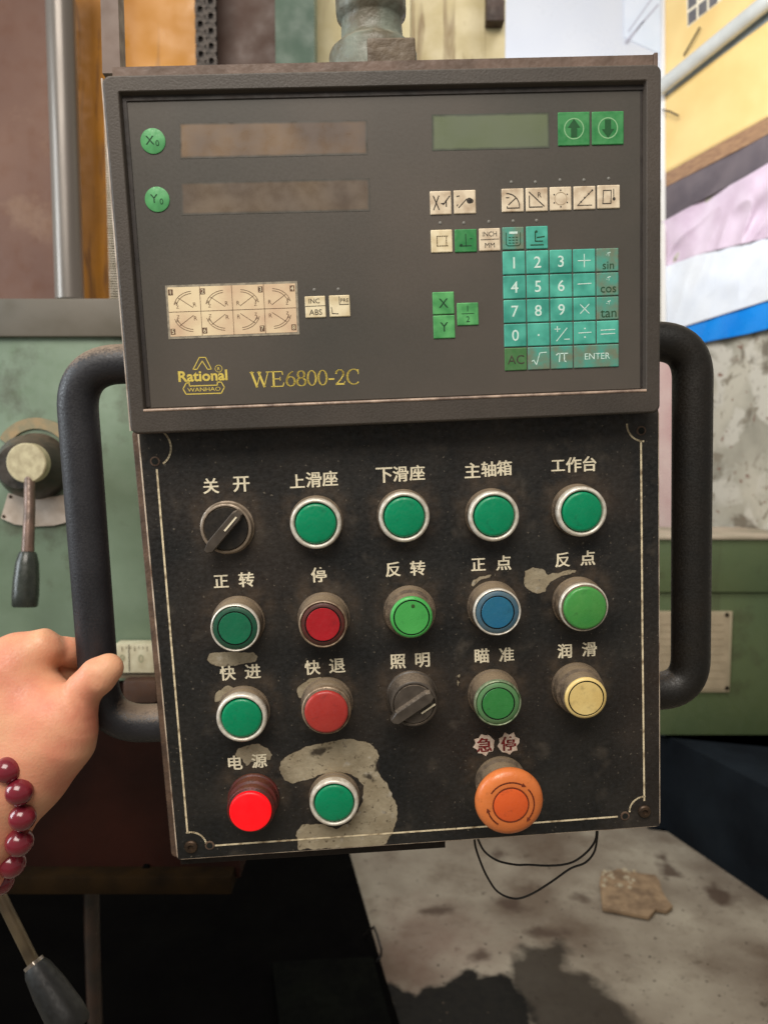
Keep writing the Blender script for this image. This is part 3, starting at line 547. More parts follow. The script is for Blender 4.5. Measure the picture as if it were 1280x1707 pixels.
k, c = pk(717.5, 384, 754, 420.5, M_kcr2, 'yellowed key with dotted square'); legend(k, mat('brown_print', (120, 104, 76), rough=.8), [[(x, y), (x + .7, y)] for x in (-2.6, -1.3, 0, 1.3, 2.6) for y in (-2.6, 2.6)] + [[(x, y), (x, y + .7)] for y in (-2.6, -1.3, 0, 1.3) for x in (-2.6, 2.6)], c=c, lw=.0005)
k, c = pk(757, 383, 794.5, 420, M_kga); legend(k, M_inkg, [[(0, 3.5), (0, -3)], [(-3.5, -2.8), (3, -2.8)], [(2.5, 1), (3.4, 1)]], circles=[(-2.6, -2.4, .8)], c=c)
k, c = pk(797.5, 381.5, 833.5, 418, M_kcr); legend(k, M_ink, [[(-5, 0), (5, .2)]], txt=[('INCH', 0, 3, 2.6, .92), ('MM', 0, -3, 2.6)], c=c, lw=.0003)
k, c = pk(836.3, 379.5, 872.8, 415.8, M_kte2, 'teal key with calculator symbol'); legend(k, M_inkg, [[(-4, 3), (-4, -3), (-3, -4), (3, -4), (4, -3), (4, 3)]] + [[(x, y), (x + 1, y)] for x in (-2.4, -.5, 1.4) for y in (-2.5, -1, .5)], c=c, lw=.0004); legend(k, M_inkt, [[(-1.8, 3), (2, 3)]], c=c, lw=.0012)
k, c = pk(876, 378, 912.5, 414.5, M_kte); legend(k, M_inkg, [[(-3.6, -4), (3.4, -4)], [(-1, 3), (-1, -2), (3, -2)], [(0, 0), (4, .4)]], circles=[(-.4, 3.2, .7)], c=c, lw=.0006)
for c4, s in (((720.3, 487.5, 757, 523.5), 'X'), ((721.5, 526.5, 758.3, 563.5), 'Y')):
    k, c = pk(*c4, M_klg); legend(k, M_inkg, txt=[(s, 0, 0, 5.0)], c=c)
k, c = pk(760.8, 505.5, 797.3, 541.8, M_klg); legend(k, M_inkg, [[(-3.5, .2), (3.5, .3)]], txt=[('1', 0, 3, 3.2), ('2', 0, -2.8, 3.2)], c=c, lw=.0003)
M_arl = mat('pale_arrow', (140, 190, 140), rough=.7)
for c4, sg in (((929, 188, 982, 242.5), 1), ((985.5, 187, 1038.5, 241), -1)):
    k, c = pk(*c4, M_kga, 'green key with %s arrow' % ('up' if sg > 0 else 'down'), 'arrow_key')
    a = [(0, 5.2), (-3.4, .6), (-1.7, .6), (-1.7, -4.4), (1.7, -4.4), (1.7, .6), (3.4, .6)]
    MB().disc(c, .0056, ZL - .00004, 32, .0050).build('legend', M_arl, k)
    MB().add([(c[0] + x * .001, c[1] + sg * y * .001, ZL) for x, y in a], [tuple(range(7))]).build('legend', mat('arrow_green', (20, 84, 40), rough=.7), k)
k, c = pk(508, 494.5, 543.5, 529, M_kcr2); legend(k, M_ink, [[(-5.4, 0.4), (5.4, .5)]], txt=[('ABS', 0, -2.9, 3.0), ('INC', -.5, 3.2, 2.6)], c=c, lw=.0003)
k, c = pk(548.3, 493, 584, 527.5, M_kcr2); legend(k, M_ink, [[(-4.6, -.5), (-4.2, -4), (-1, -4.2)], [(0, 5), (0, 0.8), (5, .8)]], txt=[('PRE', 2.9, 3, 2.0)], c=c, lw=.0004)
for x, y, s in ((255.7, 235.5, 'X0'), (262.8, 332.7, 'Y0')):
    c = U(x, y, ZK); k = MB().lathe([(.0066, 0), (.0066, .0004), (.0060, .00065), (0, .0007)], 32).build('round_key', mat('round_key_' + s, (96, 178, 112), (76, 156, 94), .5, scale=200), P, (c[0], c[1], ZK), smooth=True)
    k['label'] = 'round green key reading ' + s
    o = text('legend', [(s[0], -.0016, .0004, .0044), (s[1], .0023, -.0012, .003)], M_inkg, .0008, k)
# windows
def win(pts, m, name, label):
    a = [U(x, y, ZK) for x, y in pts]; o = MB().poly([tuple(p) for p in a], ZK - .0001, ZK + .0002).build(name, m, P); o['label'] = label; return o
def fwin(pts, m, name, label):
    q = np.array([U(x, y, ZK) for x, y in pts]); nu, nv = 90, 24; V = []; A = []
    L_ = np.linalg.norm(q[3] - q[0]) * 1000; H_ = np.linalg.norm(q[1] - q[0]) * 1000
    for j in range(nv + 1):
        for i in range(nu + 1):
            s_, t_ = i / nu, j / nv; p_ = (1 - s_) * ((1 - t_) * q[0] + t_ * q[1]) + s_ * ((1 - t_) * q[3] + t_ * q[2]); V.append((p_[0], p_[1], ZK + .0001)); A.append(min(s_ * L_, (1 - s_) * L_, t_ * H_, (1 - t_) * H_))
    fc = [(j * (nu + 1) + i, (j + 1) * (nu + 1) + i, (j + 1) * (nu + 1) + i + 1, j * (nu + 1) + i + 1) for j in range(nv) for i in range(nu)]
    o = MB().add(V, fc).build(name, m, P); o.data.attributes.new('inset', 'FLOAT', 'POINT').data.foreach_set('value', A); o['label'] = label; return o
fwin([(299, 205), (300, 265), (613, 258), (612, 200)], M_led, 'display_window', 'upper brown tinted digit window')
fwin([(301, 304), (303, 359), (617, 352), (616, 297)], fade(mat('display_window_lower', (100, 88, 78), (118, 102, 84), .35, scale=30)), 'display_window', 'lower brown tinted digit window')
fwin([(719.5, 191), (720, 251.8), (916, 247), (915, 187.5)], fade(M_lcd, (76, 80, 70)), 'lcd_screen', 'blank green grey screen')
# radius chart
ch = win([(275.7, 476), (281.6, 565.7), (499.4, 557.4), (495.6, 468.5)], mat('chart_border', (170, 160, 140), (130, 122, 108), .7, scale=300), 'radius_chart', 'cream chart of eight numbered arc diagrams')
a = [U(x, y, ZK) for x, y in ((279.5, 479.5), (285, 561.5), (495.5, 553.5), (492, 472.5))]
MB().poly([tuple(p) for p in a], ZK + .0002, ZK + .0003).build('chart_sheet', mat('chart_paper', (242, 222, 182), (206, 168, 140), .7, scale=34, mix=(.42, .72)), ch)
cg = MB()
TLc, BLc, BRc, TRc = [np.array(p) for p in a]
def CHt(s, t): return (1 - s) * ((1 - t) * TLc + t * BLc) + s * ((1 - t) * TRc + t * BRc)
zc = ZK + .00036
for s in (.25, .5, .75): cg.pen([CHt(s, .0), CHt(s, 1)], .0003, zc)
cg.pen([CHt(0, .5), CHt(1, .5)], .0003, zc)
its = []
for n in range(8):
    i_, j_ = n % 4, n // 4; cs, ct = i_ * .25, j_ * .5
    sgx = 1 if i_ in (0, 1) else -1; sgy = 1 if j_ == 0 else -1
    cxx, cyy = cs + (.19 if sgx > 0 else .06), ct + (.42 if sgy > 0 else .08)
    for r in (.13, .15): cg.pen([CHt(cxx - sgx * r * math.cos(t), cyy - sgy * 2.2 * r * math.sin(t)) for t in np.linspace(.2, 1.5, 8)], .0003, zc)
    cg.pen([CHt(cxx, cyy), CHt(cxx - sgx * .11, cyy - sgy * .2)], .0003, zc)
    nx, ny = ((.025, .09) if i_ == 0 else (.03, .09) if i_ == 1 else (.22, .09)), 0
    p = CHt(cs + (.022 if i_ < 2 else .225), .10 if j_ == 0 else .90); cg.add([(p[0] - .0013, p[1] - .0016, zc), (p[0] + .0013, p[1] - .0016, zc), (p[0] + .0013, p[1] + .0016, zc), (p[0] - .0013, p[1] + .0016, zc)], [(0, 1, 2, 3)])
    its.append((str(n + 1), p[0], p[1], .0024)); q_ = CHt(cxx + sgx * .015, cyy - sgy * .06); V, Fc = glyphs([('R', q_[0], q_[1], .0022), ('A', *CHt(cxx - sgx * .13, cyy - sgy * .1), .0018), ('Z', *CHt(cxx - sgx * .12, cyy - sgy * .02), .0016)]); cg.add([(x, y, zc) for x, y in V], Fc)
cg.build('chart_lines', mat('chart_ink', (92, 70, 54), (130, 100, 78), .8, scale=600), ch)
text('chart_numbers', its, M_kcr2, zc + .00006, ch)
# maker's mark and type number
zp = ZK + .00012; lg = MB()
def L2(pts): return [U(270 + x / 3.879, 460 + y / 3.879, ZK) for x, y in pts]
lg.pen(L2([(203, 604), (243, 527), (283, 527), (321, 602), (297, 604), (262, 550), (228, 604)]), .0005, zp, True)
lg.pen(L2([(178, 690), (158, 693), (138, 730), (158, 765), (385, 758), (405, 720), (385, 686), (360, 686), (360, 706), (180, 712)]), .0006, zp, True)
lg.disc(U(364.8, 614.5, ZK), .0021, zp, 16, .0018)
V, Fc = glyphs([('R', *U(364.8, 614.5, ZK), .0018)]); lg.add([(x, y, zp) for x, y in V], Fc)
V, Fc = glyphs([('WANHAO', *U(340.5, 649, ZK), .0022, 1.25)]); lg.add([(x, y, zp) for x, y in V], Fc)
lg.build('badge', M_yel, P)
text('maker_name', [('Rational', *U(338.5, 626.5, ZK), .0060, 1.06)], M_yel, zp, P, off=.028)
def serif():
    """WE6800-2C drawn with thick and thin strokes and serifs; each glyph 10 high"""
    mb = MB(); o = U(418, 646, ZK); e = U(599.5, 640.3, ZK); o2 = U(417.5, 620.5, ZK); ht = np.linalg.norm(o2 - o); sc = ht / 10; x = 0
    tot = 68.0; wx = np.linalg.norm(e - o) / tot; ex = (e - o) / np.linalg.norm(e - o)
    def T(p): return (o[0] + ex[0] * p[0] * wx - ex[1] * p[1] * sc, o[1] + ex[1] * p[0] * wx + p[1] * sc)
    def st(pts, w1): mb.pen([T((x + a, b)) for a, b in pts], w1 * sc, zp)
    def el(cx, cy, rx, ry, a0=0, a1=360, thick=1.3, thin=.5, n=28):
        for k in range(n):
            t0, t1 = [math.radians(a0 + (a1 - a0) * (k + d) / n) for d in (0, 1)]; w1 = thin + (thick - thin) * abs(math.cos((t0 + t1) / 2)) ** 1.5
            mb.pen([T((x + cx + rx * math.cos(t0), cy + ry * math.sin(t0))), T((x + cx + rx * math.cos(t1), cy + ry * math.sin(t1)))], w1 * sc, zp)
    def zero(): el(3, 5, 2.5, 4.8)
    st([(1, 9.8), (4, .4)], 1.4); st([(4, .4), (6.6, 9.6)], .6); st([(5.4, 9.8), (8.6, .4)], 1.4); st([(8.6, .4), (11.2, 9.8)], .6)
    for a in ((0, 2.4), (4.6, 7), (10, 12.4)): st([(a[0], 9.8), (a[1], 9.8)], .5)
    x = 13; st([(1.5, .2), (1.5, 9.8)], 1.3); st([(0, 9.8), (7, 9.8), (7.2, 7.8)], .6); st([(1.5, 5.1), (5.6, 5.1)], .6); st([(5.6, 6.2), (5.6, 4)], .5); st([(0, .2), (7.2, .2), (7.8, 2.4)], .6)
    x = 22; el(3.1, 3.2, 2.5, 3.0); el(6.6, 3.4, 6.0, 6.6, 178, 110, 1.2, .5)
    x = 28.7; el(3, 7.5, 2.0, 2.3); el(3, 2.7, 2.5, 2.6)
    x = 35.3; zero(); x = 42; zero()
    x = 48.8; st([(.3, 3.9), (3.2, 3.9)], 1.0)
    x = 53; el(2.8, 7.2, 2.3, 2.6, 170, -30, 1.2, .6); st([(4.9, 6.1), (3.2, 3.4), (.4, .5)], .8); st([(.4, .5), (5.2, .5)], 1.1); st([(5.2, .5), (5.9, 2)], .5)
    x = 60; el(4.5, 5, 4.0, 4.9, 48, 312, 1.4, .5); st([(7.4, 9.6), (7.4, 6.8)], .5)
    mb.build('type_number', M_yel, P)
serif()
# faint indicator dots over the keys
M_dot = mat('indicator', (124, 122, 116), rough=.5)
for x, y in [(733.7, 371.7), (773, 371.7), (814.5, 369.5), (855, 368.5), (894, 367.5), (852, 303.5), (892, 303.5), (933, 300), (973, 300), (1014, 297.5), (524, 483), (564, 482)]:
    c = U(x, y, ZK); MB().lathe([(.0009, 0), (.0008, .0002), (0, .0004)], 12).build('indicator', M_dot, P, (c[0], c[1], ZK))

# handles
def handle(pts, wz, rad, r_in, m, name, label):
    C = [Vector((*U(x, y, wz), wz)) for x, y in pts]; path = [C[0] + (C[0] - C[1]).normalized() * 0]
    for i in (1, 2):
        a, b_, c = C[i - 1], C[i], C[i + 1]; d0 = (a - b_).normalized(); d1 = (c - b_).normalized(); p0 = b_ + d0 * r_in; p1 = b_ + d1 * r_in
        for k in range(13):
            t = k / 12; path.append(p0 * (1 - t) ** 2 + b_ * 2 * t * (1 - t) + p1 * t * t)
    path.append(C[3]); fine = []
    for a, b_ in zip(path[:-1], path[1:]):
        n = max(1, int((b_ - a).length / .006)); fine += [a.lerp(b_, k / n) for k in range(n)]
    fine.append(path[-1]); o = MB().tube(fine, rad, 28).build(name, m, P, smooth=True, ang=60); o['label'] = label
handle([(262, 606), (125, 608), (171, 1208), (300, 1203)], -.024, .0119, .028, M_rub, 'handle', 'left bow handle held by the hand')
handle([(1080, 569), (1154, 571), (1150, 1150), (1080, 1152)], -.024, .0122, .022, M_rubr, 'handle', 'right bow handle')

# ---- parts fixed on top of the pendant
def lathe_v(prof, c, mat_, name, parent, n=40):  # profile in (radius, v) round an upright axis of the pendant
    mb = MB(); vv_ = []; ff_ = []
    for r, v in prof:
        for k in range(n):
            a = 2 * math.pi * k / n; vv_.append((c[0] + r * math.cos(a), v, c[1] + r * math.sin(a)))
    for i in range(len(prof) - 1):
        for k in range(n):
            a, b = i * n + k, i * n + (k + 1) % n; ff_.append((a, b, b + n, a + n))
    return mb.add(vv_, ff_).build(name, mat_, parent, smooth=True, ang=40)
wj = -.045
def jx(px, py): return U(px, py, wj)
cj = jx(620, 60)[0]; pxm = (jx(700, 60)[0] - jx(600, 60)[0]) / 100
M_join = mat('grey_cast_paint', (120, 126, 114), (98, 92, 76), .5, scale=60, mix=(.4, .6), bump=.5, bscale=200, dust=(1.0, 1.6), dustc=(160, 150, 130))
lathe_v([(r * pxm, jx(620, y)[1]) for r, y in ((73, 175), (73, 96), (70, 88), (60, 79), (53, 73), (51, 66), (50, 40), (51, 36), (57, 30), (58, 22), (58, -30), (57, -90))], (cj, wj), M_join, 'pipe_joint', P)
a = U(613, 104, wj + .0275); b_ = U(692, 61, wj + .0275); MB().box(a[0], b_[0], a[1] - .004, b_[1], wj + .010, wj + .0275, .0012).build('joint_block', mat('brown_cast_paint', (112, 98, 80), (90, 76, 60), .6, scale=80, bump=.5, bscale=240, dust=(1.0, 1.5), dustc=(150, 138, 118)), P)
a = U(171, 122, -.03); b_ = U(201, 122, -.03); c = U(167, -40, -.03); d = U(196, -40, -.03)
M_mauve = mat('mauve_bar', (134, 116, 106), (116, 98, 88), .5, scale=30)
sb = MB().add([(a[0], a[1], -.03), (b_[0], b_[1], -.03), (d[0], d[1], -.03), (c[0], c[1], -.03), (a[0], a[1], -.042), (b_[0], b_[1], -.042), (d[0], d[1], -.042), (c[0], c[1], -.042)], [(0, 1, 2, 3), (4, 7, 6, 5), (0, 4, 5, 1), (1, 5, 6, 2), (2, 6, 7, 3), (3, 7, 4, 0)]).build('support_bar', M_mauve, P)

# ================================================================== LEFT MACHINE
def wb(name, x0, x1, y0, y1, Y, dp, m, parent=None, yref=None, bev=0, mb=None):
    """box whose front face lies on the upright plane Y and spans the given sight lines"""
    yr = (y0 + y1) / 2 if yref is None else yref
    X0, X1 = WY(x0, yr, Y).x, WY(x1, yr, Y).x; Z1, Z0 = WY(640, y0, Y).z, WY(640, y1, Y).z
    b = (mb or MB()).box(X0, X1, Y, Y + dp, Z0, Z1, bev)
    return b if mb is not None else b.build(name, m, parent, smooth=bool(bev), ang=50)
M_grn = mat('pale_green_paint', (92, 108, 86), (132, 150, 128), .42, scale=4.5, det=9, mix=(.36, .7), bump=.12, bscale=60, rvar=.12)
M_lid = mat('grey_brown_lid', (94, 88, 76), (110, 102, 90), .5, scale=6, bump=.1)
M_red = mat('dark_red_brown', (44, 22, 16), (22, 13, 10), .7, scale=5, det=8, bump=.3, bscale=60, spec=.06)
M_dk = mat('near_black', (5, 4, 4), (8, 7, 6), .9, scale=8, spec=.03)
GM = tag(empty('milling_machine', loc=(0, 0, 0)), 'pale green machine head with grey lid and lever hub behind the left handle', 'machine')
wb('machine_body', -160, 500, 500, 1136, .95, .30, grime(M_grn, (70, 66, 50), 7, .54), GM, 800, .004)
wb('lid', -160, 505, 497, 561, .942, .32, M_lid, GM, 530, .003)
wb('lower_body', -160, 398, 1137, 1463, .955, .30, M_red, GM, 1300)
wb('ledge', -160, 386, 1462, 1492, .93, .33, mat('olive_brown_ledge', (36, 25, 12), (20, 14, 8), .7, scale=20, spec=.05), GM, 1475, .003)
p = WY(245, 1446, .955); MB().lathe([(.006, 0), (.006, -.004), (.004, -.005), (0, -.005)], 6, 'y', (p.x, p.y, p.z)).build('bolt', M_dk, GM)
# gear lever
hub = WY(64, 777, .95); rr_ = 52 * .95 / F
hb = MB().lathe([(rr_ * 1.05, .0), (rr_ * 1.05, -.006), (rr_, -.009), (rr_ * .97, -.030), (rr_ * .72, -.048), (rr_ * .66, -.052)], 48, 'y', tuple(hub)).build('lever_hub', mat('black_hub', (46, 44, 40), (70, 62, 54), .45, scale=40, dust=(1.0, 1.6), dustc=(110, 96, 80)), GM, smooth=True)
cp_ = WY(44.5, 772, .885); MB().lathe([(.0235, .012), (.0235, 0), (.0222, -.0015), (0, -.0015)], 48, 'y', tuple(cp_)).build('hub_cap', mat('cream_disc', (206, 196, 160), (176, 164, 132), .6, scale=120, mix=(.35, .65)), hb, smooth=True)
r0, r1, r2, r3 = WY(50, 795, .89), WY(50, 850, .87), WY(47, 920, .86), WY(42, 1012, .85)
MB().tube([r0, r1, r2], [.0062, .0062, .0070], 20).build('lever_rod', mat('bare_rod', (124, 100, 88), (96, 80, 70), .4, .3, scale=60), hb, smooth=True)
g = [r2.lerp(r3, t) for t in (0, .04, .2, .5, .8, .97, 1)]
MB().tube(g, [.0085, .0100, .0126, .0142, .0146, .0140, .0126], 24).build('lever_grip', mat('grip_green_grey', (58, 62, 56), (46, 50, 46), .28, scale=60), hb, smooth=True)
# halo of worn primer round the hub, and the fan plate below
fan = MB(); cc = np.array([hub.x, hub.z]); sc_ = .95 / F
pr = [(cc[0] + r * sc_ * math.cos(math.radians(t)), cc[1] + 8 * sc_ + r * sc_ * math.sin(math.radians(t))) for r, ts in ((72, range(28, 153, 8)), (54, range(150, 25, -8))) for t in ts]
n = len(pr); fan.add([(x, .9475, z) for x, z in pr] + [(x, .9492, z) for x, z in pr], [tuple(range(n)), tuple(range(n, 2 * n))] + [(k, (k + 1) % n, (k + 1) % n + n, k + n) for k in range(n)]).build('worn_primer', mat('ochre_primer', (168, 142, 104), (140, 132, 104), .7, scale=90, mix=(.3, .6)), GM)
fan = MB(); pr = [WY(x, y, .9455) for x, y in ((14, 822), (40, 829), (80, 829), (116, 824), (122, 868), (90, 876), (55, 878), (25, 874), (2, 864))]
n = len(pr); fan.add([tuple(p_) for p_ in pr] + [(p_.x, .9485, p_.z) for p_ in pr], [tuple(range(n)), tuple(range(n, 2 * n))[::-1]] + [(k, (k + 1) % n, (k + 1) % n + n, k + n) for k in range(n)])
fp_ = fan.build('fan_plate', mat('pale_name_plate', (206, 192, 178), (180, 164, 148), .45, .1, scale=60), GM)
for x, y in ((18, 828), (7, 861)):
    p = WY(x, y, .9455); MB().lathe([(.0022, 0), (.0018, -.001), (0, -.0013)], 12, 'y', tuple(p)).build('rivet', M_scr, fp_)
sp_ = wb('scale_plate', 192, 258, 1074, 1122, .925, .022, mat('cream_scale', (212, 206, 178), (186, 176, 146), .6, scale=60), GM, 1100, .0015)
tk = MB()
for k in range(7):
    a = WY(203 + 7 * k, 1078, .924); L_ = .006 if k % 3 == 0 else .003; tk.box(a.x, a.x + .0004, .9243, .9252, a.z - L_, a.z)
a = WY(214, 1075, .924); tk.box(a.x, a.x + .0010, .9243, .9252, a.z - .034, a.z)
tk.build('graduation', M_ink, sp_)
for k, ch_ in enumerate(('9', '0')):
    V, Fc = glyphs([(ch_, 0, 0, .010)]); a = WY(204 + 31 * k, 1098, .924); MB().add([(a.x + x, .9244, a.z + z) for x, z in V], Fc).build('numeral', mat('faded_numeral', (150, 150, 120), rough=.8), sp_)
wb('scale_holder', 196, 262, 1122, 1131, .930, .03, mat('holder', (96, 84, 66), (120, 106, 84), .6, scale=80), GM, 1126, .001)
wb('clamp_block', 204, 262, 1134, 1174, .915, .05, mat('brown_clamp', (84, 62, 50), (66, 48, 40), .35, scale=30), GM, 1160, .006)

# things standing on the machine
def thing_box(name, label, cat, *a, group=None, **k):
    o = wb(name, *a, **k); return tag(o, label, cat, group)
thing_box('guard_plate', 'brown painted guard sheet left of the steel column', 'guard', -200, 92, -120, 500, 1.36, .02, grime(mat('brown_guard', (96, 62, 46), (116, 82, 64), .55, scale=4, mix=(.35, .7), bump=.3, bscale=30), (134, 104, 82), 9, .56, .6), yref=250)
a, b_ = WY(100.5, -120, 1.30), WY(118, 500, 1.30); rc = 22.5 * 1.3 / F; xc = WY(109, 250, 1.3).x
tag(MB().lathe([(rc, a.z), (rc, b_.z)], 40, 'z', (xc, 1.30, 0)).build('steel_column', mat('brushed_steel', (142, 136, 128), (116, 108, 102), .34, .3, scale=8, stretch=(1, 1, .1)), smooth=True), 'round steel column between brown guard and yellow post', 'column')
def streak(m, c, sc=18, th=.55):
    N = m.node_tree.nodes; L = m.node_tree.links; b = N['Principled BSDF']; src = b.inputs['Base Color'].links[0].from_socket
    mp = N.new('ShaderNodeMapping'); mp.inputs['Scale'].default_value = (1, 1, .12); L.new(N['Texture Coordinate'].outputs['Object'], mp.inputs[0])
    nz = N.new('ShaderNodeTexNoise'); nz.inputs['Scale'].default_value = sc; nz.inputs['Detail'].default_value = 6; nz.inputs['Distortion'].default_value = .8; L.new(mp.outputs[0], nz.inputs['Vector'])
    r = N.new('ShaderNodeMapRange'); r.inputs['From Min'].default_value = th; r.inputs['From Max'].default_value = th + .12; r.inputs['To Max'].default_value = .75; L.new(nz.outputs[0], r.inputs[0])
    x = N.new('ShaderNodeMix'); x.data_type = 'RGBA'; L.new(r.outputs[0], x.inputs[0]); L.new(src, x.inputs[6]); x.inputs[7].default_value = (*lin(c), 1); L.new(x.outputs[2], b.inputs['Base Color']); return m
M_ylw = grime(streak(mat('yellow_post_paint', (196, 130, 28), (172, 114, 34), .45, scale=12), (104, 64, 20), 40), (104, 70, 30), 14, .60)
M_ylp = streak(mat('yellow_panel_paint', (206, 138, 16), (184, 120, 18), .4, scale=5), (130, 84, 24), 30, .58); grime(M_ylp, (96, 60, 26), 40, .66)
thing_box('yellow_post', 'narrow yellow post with brown runs left of the toothed rack', 'post', 127, 182, -120, 500, 1.42, .06, M_ylw, yref=250)
thing_box('yellow_board', 'bright yellow board above the top left corner of the pendant', 'board', 199, 326, -120, 500, 1.46, .04, M_ylp, yref=50)
p = WY(300, 88, 1.46); 
thing_box('brown_panel', 'plain brown panel between the chain and the green post', 'panel', 360, 462, -120, 400, 1.50, .04, mat('brown_panel_paint', (90, 68, 58), (80, 60, 52), .6, scale=6), yref=50)
thing_box('green_post', 'dull green post left of the cream board', 'post', 459, 524, -120, 400, 1.47, .06, mat('dull_green', (78, 102, 84), (70, 92, 78), .5, scale=6), yref=50)
M_crm = streak(mat('cream_board_paint', (232, 222, 184), (210, 196, 150), .6, scale=9, mix=(.35, .65), bump=.3, bscale=40), (176, 150, 104), 26, .56)
M_crd = grime(streak(mat('dirty_cream_paint', (188, 172, 128), (212, 198, 160), .6, scale=14, mix=(.35, .65), bump=.3, bscale=40), (118, 92, 58), 34, .55), (84, 64, 40), 60, .64)
thing_box('cream_board', 'pale cream board behind the left of the pipe joint', 'board', 524, 684, -120, 400, 1.60, .04, M_crm, yref=50)
thing_box('stained_board', 'stained cream board right of the pipe joint with brown block', 'board', 685, 842, -120, 400, 1.60, .05, M_crd, yref=50)
tag(wb('junction_block', 811, 841, -120, 34, 1.57, .029, mat('dark_brown_block', (66, 46, 34), (50, 34, 26), .6, scale=30), yref=10, bev=.002), 'dark brown block at the top edge of the stained board', 'block')
for x, y in ((541, 27), (546, 78)):
    pass
# leaf chain
CHN = tag(empty('leaf_chain', loc=tuple(WY(343, 50, 1.42))), 'dark leaf chain hanging between yellow and brown panels', 'chain')
M_chl = mat('chain_steel', (74, 66, 60), (46, 40, 36), .5, .4, scale=80)
cb = MB()
x0 = WY(326, 50, 1.42).x - CHN.location.x; x1 = WY(361, 50, 1.42).x - CHN.location.x; wdt = (x1 - x0)
lk = MB()
for sgn in (0,): lk.box(-wdt * .5, wdt * .5, 0, .006, -.0125, .0125, .002)
proto = None
for r_ in range(12):
    z = WY(343, -60 + 25 * r_, 1.42).z - CHN.location.z
    for cx__, dz in ((-.25, 0), (.25, .0142)):
        if proto is None:
            m_ = MB().lathe([(.0034, -.001), (.0034, .0)], 8, 'y', (0, 0, 0))
            lk2 = MB(); n = 20; se = lambda v_: math.copysign(abs(v_) ** .55, v_); out = [(.0090 * se(math.cos(2 * math.pi * k / n)), .0128 * se(math.sin(2 * math.pi * k / n))) for k in range(n)]
            inn = [(.0042 * se(math.cos(2 * math.pi * k / n)), .0050 * se(math.sin(2 * math.pi * k / n))) for k in range(n)]
            v = [(a_, yy, b2) for yy in (0, .006) for a_, b2 in out] + [(a_, yy, b2) for yy in (0, .006) for a_, b2 in inn]
            fcs = []
            for k in range(n):
                q2 = (k + 1) % n; fcs += [(k, q2, q2 + n, k + n), (2 * n + k, k + 3 * n, q2 + 3 * n, q2 + 2 * n), (k, k + 2 * n, q2 + 2 * n, q2), (k + n, q2 + n, q2 + 3 * n, k + 3 * n)]
            proto = lk2.add(v, fcs).build('link', M_chl, CHN, (wdt * cx__, 0, z + dz)); proto.scale = (1.08, 1, 1.08)
        else:
            o = proto.copy(); COL.objects.link(o); o.parent = CHN; o.location = (wdt * cx__, .0003 if dz else 0, z + dz)
MB().box(-wdt * .5, wdt * .5, .0062, .010, -.25, .2).build('backing_strip', mat('black_backing', (26, 20, 18), rough=.8), CHN)
# rack
rk = MB(); xr = WY(179, 330, 1.0).x; xr1 = WY(196, 330, 1.0).x; zt, zb = WY(186, 150, 1.0).z, WY(186, 510, 1.0).z
tag(MB().box(xr + .004, xr1 + .01, 1.002, 1.02, zb, zt).build('toothed_rack', mat('rack_dark', (50, 44, 38), rough=.6)), 'fine toothed rack beside the left edge of the pendant', 'rack')
z = zb
while z < zt: rk.box(xr, xr1, .998, 1.006, z, z + .0016); z += .0032
o = rk.build('rack_teeth', mat('rack_tooth', (190, 180, 164), (160, 150, 130), .4, .4, scale=90), bpy.data.objects['toothed_rack']); o['kind'] = 'stuff'

# dark base, upright rod, levers low on the left
def prism(name, gpts, z0, z1, m, parent=None):
    return MB().poly([(p_[0], p_[1]) for p_ in gpts], z0, z1).build(name, m, parent)
g0 = [GZ(583, 1437), GZ(640, 1640), GZ(664, 1720)]
e = (g0[0] - g0[1]).normalized(); far = g0[0] + e * .9
tag(prism('plinth', [tuple(far)[:2], (-3, far.y), (-3, .7), (g0[2] + (g0[2] - g0[1]) * 2)[:2], tuple(g0[1])[:2], tuple(g0[0])[:2]], .003, .03, M_dk), 'near-black machine base at the bottom left of the floor', 'plinth')  # base colour near black, carrying the dark of the shaded corner
tag(MB().tube([WY(152, 1440, 1.0), WY(154, 1560, 1.0), WY(162, 1790, 1.0)], .0105, 20).build('upright_rod', mat('dark_rod', (50, 34, 26), (30, 24, 20), .4, scale=30), smooth=True), 'dim brown upright rod under the machine ledge', 'rod')
LV = tag(empty('feed_lever', loc=tuple(WY(0, 1480, .56))), 'loose grey lever with steel rod at the bottom left corner', 'lever')
def rel(v, o): return tuple(Vector(v) - o.location)
la, lb, lc = WY(-40, 1410, .58), WY(57, 1606, .56), WY(122, 1712, .545)
MB().tube([rel(la, LV), rel(lb, LV)], .0047, 18).build('rod', mat('lever_steel', (112, 98, 74), (78, 66, 50), .4, .4, scale=50), LV, smooth=True)
d = (lc - lb); MB().tube([rel(lb - d * .02, LV), rel(lb + d * .04, LV)], [.0078, .0080], 20).build('ferrule', mat('ferrule_metal', (150, 140, 128), rough=.3, metal=.6), LV, smooth=True)
MB().tube([rel(lb + d * t, LV) for t in (.03, .1, .4, .8, 1.0, 1.06)], [.0085, .0102, .0128, .0145, .0140, .0120], 24).build('grip', mat('dark_grey_grip', (36, 36, 33), (28, 27, 25), .5, scale=60), LV, smooth=True)

